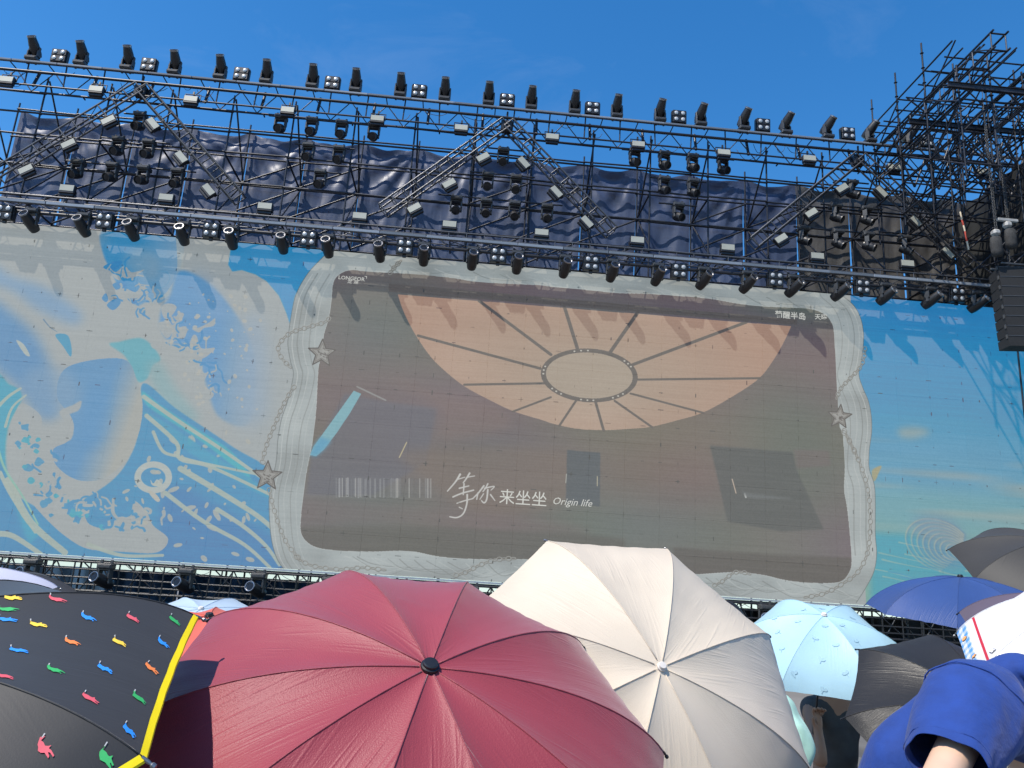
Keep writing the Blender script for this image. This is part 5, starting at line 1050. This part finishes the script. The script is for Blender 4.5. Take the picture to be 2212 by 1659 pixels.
def arm(J, E_, tag_, sh, el, wr, rad, grip=None):
    J['sh'+tag_] = (*sh, rad*1.25); J['up'+tag_] = (*[(a+b)/2 for a, b in zip(sh, el)], rad*1.08); J['el'+tag_] = (*el, rad*0.92); J['fo'+tag_] = (*[(a*0.6+b*0.4) for a, b in zip(el, wr)], rad*0.92); J['wr'+tag_] = (*wr, rad*0.62)
    E_ += [('sh'+tag_, 'up'+tag_), ('up'+tag_, 'el'+tag_), ('el'+tag_, 'fo'+tag_), ('fo'+tag_, 'wr'+tag_)]
    w = Vector(wr); d = (w-Vector(el)).normalized(); sd_ = d.cross(Vector((0, -1, 0.2))).normalized(); nr = sd_.cross(d).normalized()
    J['pa'+tag_] = (*(w+d*0.055), 0.030); E_.append(('wr'+tag_, 'pa'+tag_))
    for f, (off, L) in enumerate(((-0.030, 0.032), (-0.010, 0.038), (0.010, 0.036), (0.029, 0.029))):
        b0 = w+d*0.095+sd_*off; b1 = b0+d*L*0.6+nr*L*0.7; b2 = b1-d*L*0.25+nr*L*0.75
        for q, b_, r in (('a', b0, 0.0095), ('b', b1, 0.0085), ('c', b2, 0.0075)): J['f%d%s%s' % (f, q, tag_)] = (*b_, r)
        E_ += [('pa'+tag_, 'f%da%s' % (f, tag_)), ('f%da%s' % (f, tag_), 'f%db%s' % (f, tag_)), ('f%db%s' % (f, tag_), 'f%dc%s' % (f, tag_))]
    t0 = w+d*0.035-sd_*0.035+nr*0.012; t1 = t0+d*0.03-sd_*0.012+nr*0.02
    J['t0'+tag_] = (*t0, 0.011); J['t1'+tag_] = (*t1, 0.009); E_ += [('wr'+tag_, 't0'+tag_), ('t0'+tag_, 't1'+tag_)]
def head_parts(root, c, tilt=(0, 0, 1), hair=M_HAIR):
    n_ = 14; vs, fs = [], []
    for i in range(9):
        t = math.pi*0.62*i/8
        for k in range(n_):
            q = 2*math.pi*k/n_; vs.append((c[0]+0.088*math.sin(t)*math.cos(q), c[1]-0.012+0.105*math.sin(t)*math.sin(q), c[2]+0.02+0.118*math.cos(t)))
    for i in range(8):
        for k in range(n_): fs.append((i*n_+k, i*n_+(k+1) % n_, (i+1)*n_+(k+1) % n_, (i+1)*n_+k))
    obj('hair', mesh('hair', vs, fs, hair, True), root)
M_EYE = mat('eye', (0.5, 0.48, 0.45), 0.2); M_LIP = mat('lips', (0.32, 0.10, 0.09), 0.45)
def person(label, cat_group, O, J, E_, skin, root_joint):
    h = J['hd']; J = dict(J); E_ = list(E_)          # ears and nose grow out of the head
    for k, o, r in (('no', (0, 0.095, -0.01), 0.013), ('eaL', (-0.085, 0.0, 0.0), 0.014), ('eaR', (0.085, 0.0, 0.0), 0.014), ('jaw', (0, 0.05, -0.07), 0.045)):
        J[k] = (h[0]+o[0], h[1]+o[1], h[2]+o[2], r); E_.append(('hd', k))
    t = empty('person', O); tag(t, label, 'person', cat_group)
    obj('body', skin_mesh('body', shift(J, O), E_, skin, 2, root_joint), t)
    for sx in (-1, 1): obj('eye', lathe_mesh('eye', [(0.002, -0.008), (0.010, -0.003), (0.010, 0.003), (0.002, 0.008)], M_EYE, 10), t, loc=(h[0]-O[0]+sx*0.032, h[1]-O[1]+0.082, h[2]-O[2]+0.012))
    obj('mouth', tube_bm('mouth', [(h[0]-O[0]-0.022, h[1]-O[1]+0.088, h[2]-O[2]-0.052), (h[0]-O[0], h[1]-O[1]+0.094, h[2]-O[2]-0.050), (h[0]-O[0]+0.022, h[1]-O[1]+0.088, h[2]-O[2]-0.052)], 0.005, M_LIP, 6), t)
    return t
def garment(t, name, O, J, E_, m, root_joint, cuts=(), folds=0.0, seed=1):
    me = skin_mesh(name, shift(J, O), E_, m, 3, root_joint); bm = bmesh.new(); bm.from_mesh(me)
    for p, d in cuts:
        p = Vector(p)-Vector(O); d = Vector(d).normalized(); kill = [f for f in bm.faces if 0 < (f.calc_center_median()-p).dot(d) < 0.14 and ((f.calc_center_median()-p)-d*(f.calc_center_median()-p).dot(d)).length < 0.16]
        bmesh.ops.delete(bm, geom=kill, context='FACES')
    r = random.Random(seed)
    if folds:
        W_ = [(Vector((r.uniform(-1, 1), r.uniform(-1, 1), r.uniform(-1, 1))).normalized()*r.uniform(14, 42), r.uniform(0, 6)) for _ in range(9)]
        bm.normal_update()
        for v in bm.verts:
            h = sum(math.sin(v.co.dot(k)+p+2.0*math.sin(v.co.dot(k)*0.31+p)) for k, p in W_)/9; v.co += v.normal*folds*(h-abs(h)*0.5)*2
    bm.to_mesh(me); bm.free(); me.shade_smooth(); return obj(name, me, t)
pt = lambda x, y, Y: tuple(at(x, y, Y))
# person in the blue shirt, bending at the right edge
O = (pt(1930, 1760, 1.98)[0], 1.98, 0.5)
pel, mid, c2_, che, nb, nk, hd = pt(1915, 1730, 2.02), pt(1965, 1650, 2.0), pt(2040, 1580, 2.0), pt(2110, 1525, 2.0), pt(2180, 1478, 2.02), pt(2245, 1450, 2.04), pt(2335, 1425, 2.06)
shL, elL, wrL = pt(2106, 1536, 1.90), pt(2012, 1728, 1.58), pt(1900, 1800, 1.56)
shR, elR, wrR = pt(2190, 1560, 2.22), pt(2240, 1720, 2.25), pt(2250, 1900, 2.2)
J = {'pe': (*pel, 0.11), 'mi': (*mid, 0.095), 'ch': (*che, 0.10), 'nb': (*nb, 0.055), 'nk': (*nk, 0.055), 'hd': (*hd, 0.085), 'ht': (hd[0]+0.07, hd[1], hd[2]+0.05, 0.07)}
E_ = [('pe', 'mi'), ('mi', 'ch'), ('ch', 'nb'), ('nb', 'nk'), ('nk', 'hd'), ('hd', 'ht'), ('ch', 'shL'), ('ch', 'shR')]
arm(J, E_, 'L', shL, elL, wrL, 0.040); arm(J, E_, 'R', shR, elR, wrR, 0.046)
for s_, dx, kx in (('L', -0.09, -0.02), ('R', 0.09, 0.02)):
    J['hi'+s_] = (pel[0]+dx, pel[1], pel[2]-0.06, 0.085); J['kn'+s_] = (pel[0]+dx+kx, pel[1]+0.10, 0.98, 0.058); J['an'+s_] = (pel[0]+dx, pel[1]+0.02, 0.58, 0.04); J['to'+s_] = (pel[0]+dx, pel[1]+0.2, 0.53, 0.03)
    E_ += [('pe', 'hi'+s_), ('hi'+s_, 'kn'+s_), ('kn'+s_, 'an'+s_), ('an'+s_, 'to'+s_)]
p1 = person('person in a royal blue T-shirt bending over at the lower right', None, O, J, E_, M_SKIN, 'pe')
head_parts(p1, (hd[0]-O[0]+0.03, hd[1]-O[1], hd[2]-O[2]))
GJ = {'p0': (*pt(1905, 1840, 2.03), 0.13), 'pe': (*pt(1925, 1740, 2.02), 0.108), 'mi': (*mid, 0.112), 'c2': (*c2_, 0.130), 'ch': (*che, 0.125), 'nb': (*nb, 0.078), 'nk': (*pt(2240, 1456, 2.035), 0.075), 'sR': (*shR, 0.10), 'eR': (*[(a+b)/2 for a, b in zip(shR, elR)], 0.08)}
GE = [('p0', 'pe'), ('pe', 'mi'), ('mi', 'c2'), ('c2', 'ch'), ('ch', 'nb'), ('nb', 'nk'), ('ch', 'sR'), ('sR', 'eR')]
shirt = garment(p1, 'shirt', O, GJ, GE, M_ROYAL, 'pe', (), 0.012, 3)
# the near sleeve: an open tube from the shoulder to the hem, drawn into soft folds
SP = [(2130, 1500, 1.95, 0.085, 0.085), (2114, 1513, 1.91, 0.106, 0.100), (2100, 1530, 1.87, 0.114, 0.104), (2086, 1554, 1.83, 0.112, 0.098), (2072, 1584, 1.79, 0.104, 0.090), (2060, 1612, 1.75, 0.094, 0.078), (2050, 1638, 1.71, 0.084, 0.066), (2045, 1652, 1.69, 0.080, 0.062)]
vs, fs, sg_ = [], [], 40; pts_ = [Vector(pt(a, b, c)) for a, b, c, _, _ in SP]; path_n = len(SP)
for i in range(path_n):
    d = (pts_[min(i+1, path_n-1)]-pts_[max(i-1, 0)]).normalized(); ex = (CR-d*CR.dot(d)).normalized(); ey = d.cross(ex)
    for k in range(sg_):
        q = 2*math.pi*k/sg_; w = 1+0.05*(i/path_n)*math.sin(5*q+0.5*i)+0.035*math.sin(3*q+0.9*i)+0.02*math.sin(9*q+1.7*i)
        vs.append(pts_[i]+ex*math.cos(q)*SP[i][3]*w+ey*math.sin(q)*SP[i][4]*w-Vector(O))
last = pts_[-1]-Vector(O); base_ = (path_n-1)*sg_
for rr2, dz in ((0.965, 0.0), (0.95, 0.035)):
    for k in range(sg_): vs.append(last+(vs[base_+k]-last)*rr2-(pts_[-1]-pts_[-2]).normalized()*dz)
for i in range(path_n+1):
    for k in range(sg_): fs.append((i*sg_+k, i*sg_+(k+1) % sg_, (i+1)*sg_+(k+1) % sg_, (i+1)*sg_+k))
so_ = obj('sleeve', mesh('sleeve', vs, fs, M_ROYAL, True), p1)
obj('seam', tube_bm('seam', [vs[2*sg_+k] for k in range(sg_)]+[vs[2*sg_]], 0.0022, M_ROYAL, 5), so_)
obj('seam', tube_bm('seam', [vs[(path_n-2)*sg_+k] for k in range(sg_)]+[vs[(path_n-2)*sg_]], 0.0016, M_ROYAL, 5), so_)
sm_ = so_.modifiers.new('smooth', 'SUBSURF'); sm_.levels = 1; sm_.render_levels = 1
LJ = {k: (v[0], v[1], v[2], v[3]+0.018) for k, v in J.items() if k[:2] in ('hi', 'kn', 'an') or k == 'pe'}
garment(p1, 'trousers', O, LJ, [('pe', 'hiL'), ('hiL', 'knL'), ('knL', 'anL'), ('pe', 'hiR'), ('hiR', 'knR'), ('knR', 'anR')], M_TROU, 'pe', (), 0.006, 5)
# red cushion held beside the arm
M_REDP = mat('red_plastic', (0.50, 0.012, 0.03), 0.45, 0, 0.08, 8, 0.2, 20)
cb = at(1952, 1664, 1.70); ch = empty('seat_cushion', (cb.x, 1.70, cb.z-0.2)); tag(ch, 'red seat cushion whose top edge shows beside the bare arm', 'cushion')
bm = bmesh.new(); box_bm(bm, (0.13, 0.03, 0.2), (0, 0, 0.1), 0.012, Matrix.Rotation(-0.12, 3, 'Y')); obj('pad', bm_mesh('pad', bm, M_REDP, True), ch)
obj('piping', tube_bm('piping', [(-0.06, -0.016, 0.19), (0.0, -0.016, 0.2), (0.06, -0.016, 0.207)], 0.004, M_REDP, 6), ch)
# person in the mint jacket, behind the cream umbrella
O = (1.05, 2.95, 0.5); sh_, el_, wr_ = pt(1672, 1520, 2.95), pt(1733, 1606, 2.85), pt(1660, 1740, 2.8)
tx0, tz = sh_[0]-0.17, sh_[2]
J = {'pe': (tx0, 3.05, tz-0.50, 0.12), 'mi': (tx0, 3.05, tz-0.28, 0.11), 'ch': (tx0, 3.03, tz-0.08, 0.115), 'nb': (tx0, 3.02, tz+0.07, 0.055), 'hd': (tx0, 3.0, tz+0.20, 0.085), 'ht': (tx0, 3.0, tz+0.28, 0.07)}
E_ = [('pe', 'mi'), ('mi', 'ch'), ('ch', 'nb'), ('nb', 'hd'), ('hd', 'ht'), ('ch', 'shL'), ('ch', 'shR')]
arm(J, E_, 'L', sh_, el_, wr_, 0.042); arm(J, E_, 'R', (tx0-0.18, 3.05, tz), (tx0-0.22, 2.95, tz-0.27), (tx0-0.1, 2.75, tz-0.15), 0.042)
for s_, dx in (('L', -0.08), ('R', 0.08)):
    J['hi'+s_] = (tx0+dx, 3.05, tz-0.56, 0.085); J['kn'+s_] = (tx0+dx, 3.12, 0.92, 0.055); J['an'+s_] = (tx0+dx, 3.05, 0.57, 0.04); J['to'+s_] = (tx0+dx, 3.2, 0.53, 0.03); E_ += [('pe', 'hi'+s_), ('hi'+s_, 'kn'+s_), ('kn'+s_, 'an'+s_), ('an'+s_, 'to'+s_)]
p2 = person('person in a mint green jacket half hidden behind the cream umbrella', None, O, J, E_, M_SKIN, 'pe'); head_parts(p2, (tx0-O[0], 3.0-O[1], tz+0.22-O[2]))
GJ = {'pe': (tx0, 3.05, tz-0.52, 0.14), 'mi': (tx0, 3.05, tz-0.28, 0.135), 'ch': (tx0, 3.03, tz-0.08, 0.14), 'nb': (tx0, 3.02, tz+0.06, 0.07), 'sL': (*sh_, 0.085), 'uL': (*[(a+b)/2 for a, b in zip(sh_, el_)], 0.075), 'eL': (*el_, 0.066), 'wL': (*wr_, 0.055), 'sR': (*J['shR'][:3], 0.085), 'eR': (*J['elR'][:3], 0.068)}
garment(p2, 'jacket', O, GJ, [('pe', 'mi'), ('mi', 'ch'), ('ch', 'nb'), ('ch', 'sL'), ('sL', 'uL'), ('uL', 'eL'), ('eL', 'wL'), ('ch', 'sR'), ('sR', 'eR')], M_MINT, 'pe', (), 0.012, 9)
# person in the charcoal shirt holding the pale blue umbrella
bx = at(1812, 1560, 5.05).x; O = (bx, 5.05, 0.5); hz = at(1812, 1525, 5.05).z
C_, n_u = HITS['pale_blue'][2], HITS['pale_blue'][3]; grip = C_-n_u*0.66
J = {'pe': (bx, 5.15, hz-0.46, 0.13), 'mi': (bx, 5.12, hz-0.25, 0.12), 'ch': (bx, 5.1, hz-0.06, 0.125), 'nb': (bx, 5.08, hz+0.08, 0.055), 'hd': (bx, 5.06, hz+0.21, 0.085), 'ht': (bx, 5.06, hz+0.29, 0.07)}
E_ = [('pe', 'mi'), ('mi', 'ch'), ('ch', 'nb'), ('nb', 'hd'), ('hd', 'ht'), ('ch', 'shL'), ('ch', 'shR')]
arm(J, E_, 'L', (bx-0.18, 5.08, hz), (grip.x-0.01, grip.y-0.06, grip.z-0.27), (grip.x+0.0, grip.y-0.03, grip.z-0.08), 0.045); arm(J, E_, 'R', (bx+0.18, 5.08, hz), (bx+0.22, 5.0, hz-0.27), (bx+0.1, 4.85, hz-0.3), 0.045)
for s_, dx in (('L', -0.1), ('R', 0.1)):
    J['hi'+s_] = (bx+dx, 5.15, hz-0.5, 0.085); J['kn'+s_] = (bx+dx, 5.5, hz-0.5, 0.058); J['an'+s_] = (bx+dx, 5.52, 0.57, 0.04); J['to'+s_] = (bx+dx, 5.68, 0.53, 0.03); E_ += [('pe', 'hi'+s_), ('hi'+s_, 'kn'+s_), ('kn'+s_, 'an'+s_), ('an'+s_, 'to'+s_)]
p3 = person('person in a charcoal shirt seated under the pale blue umbrella, holding its shaft', None, O, J, E_, M_SKIN2, 'pe'); head_parts(p3, (0, 0.01, hz+0.23-O[2]))
GJ = {'pe': (bx, 5.15, hz-0.47, 0.155), 'mi': (bx, 5.12, hz-0.25, 0.15), 'ch': (bx, 5.1, hz-0.06, 0.155), 'nb': (bx, 5.08, hz+0.06, 0.075), 'sL': (bx-0.18, 5.08, hz, 0.085), 'uL': (bx-0.2, 5.0, hz-0.12, 0.075), 'sR': (bx+0.18, 5.08, hz, 0.085), 'uR': (bx+0.21, 5.04, hz-0.14, 0.075)}
garment(p3, 'shirt', O, GJ, [('pe', 'mi'), ('mi', 'ch'), ('ch', 'nb'), ('ch', 'sL'), ('sL', 'uL'), ('ch', 'sR'), ('sR', 'uR')], M_CHARS, 'pe', (), 0.012, 12)
st_ = empty('stool', (bx, 5.15, 0.5)); tag(st_, 'dark folding stool under the person in charcoal', 'stool'); sh0 = hz-0.62-0.5
obj('seat', box_mesh('seat', (0.4, 0.36, 0.03), M_CHARS, (0, 0, sh0), 0.01), st_)
for sx in (-1, 1):
    for sy in (-1, 1): obj('leg', tube_bm('leg', [(sx*0.17, sy*0.16, 0), (sx*0.16, -sy*0.14, sh0)], 0.011, M_RIB, 6), st_)
bgp = at(1868, 1640, 4.4); bk = empty('backpack', (bgp.x, 4.4, 0.5)); tag(bk, 'black backpack standing behind the shiny charcoal umbrella', 'backpack')
bm = bmesh.new(); box_bm(bm, (0.32, 0.2, 0.5), (0, 0, 0.27), 0.07); box_bm(bm, (0.25, 0.08, 0.26), (0, -0.12, 0.18), 0.035); obj('body', bm_mesh('body', bm, M_BAG, True), bk)
for sx in (-0.09, 0.09): obj('strap', tube_bm('strap', [(sx, 0.1, 0.48), (sx*1.1, 0.17, 0.36), (sx*1.2, 0.15, 0.15), (sx*1.2, 0.1, 0.06)], 0.016, M_BLACK, 6), bk)
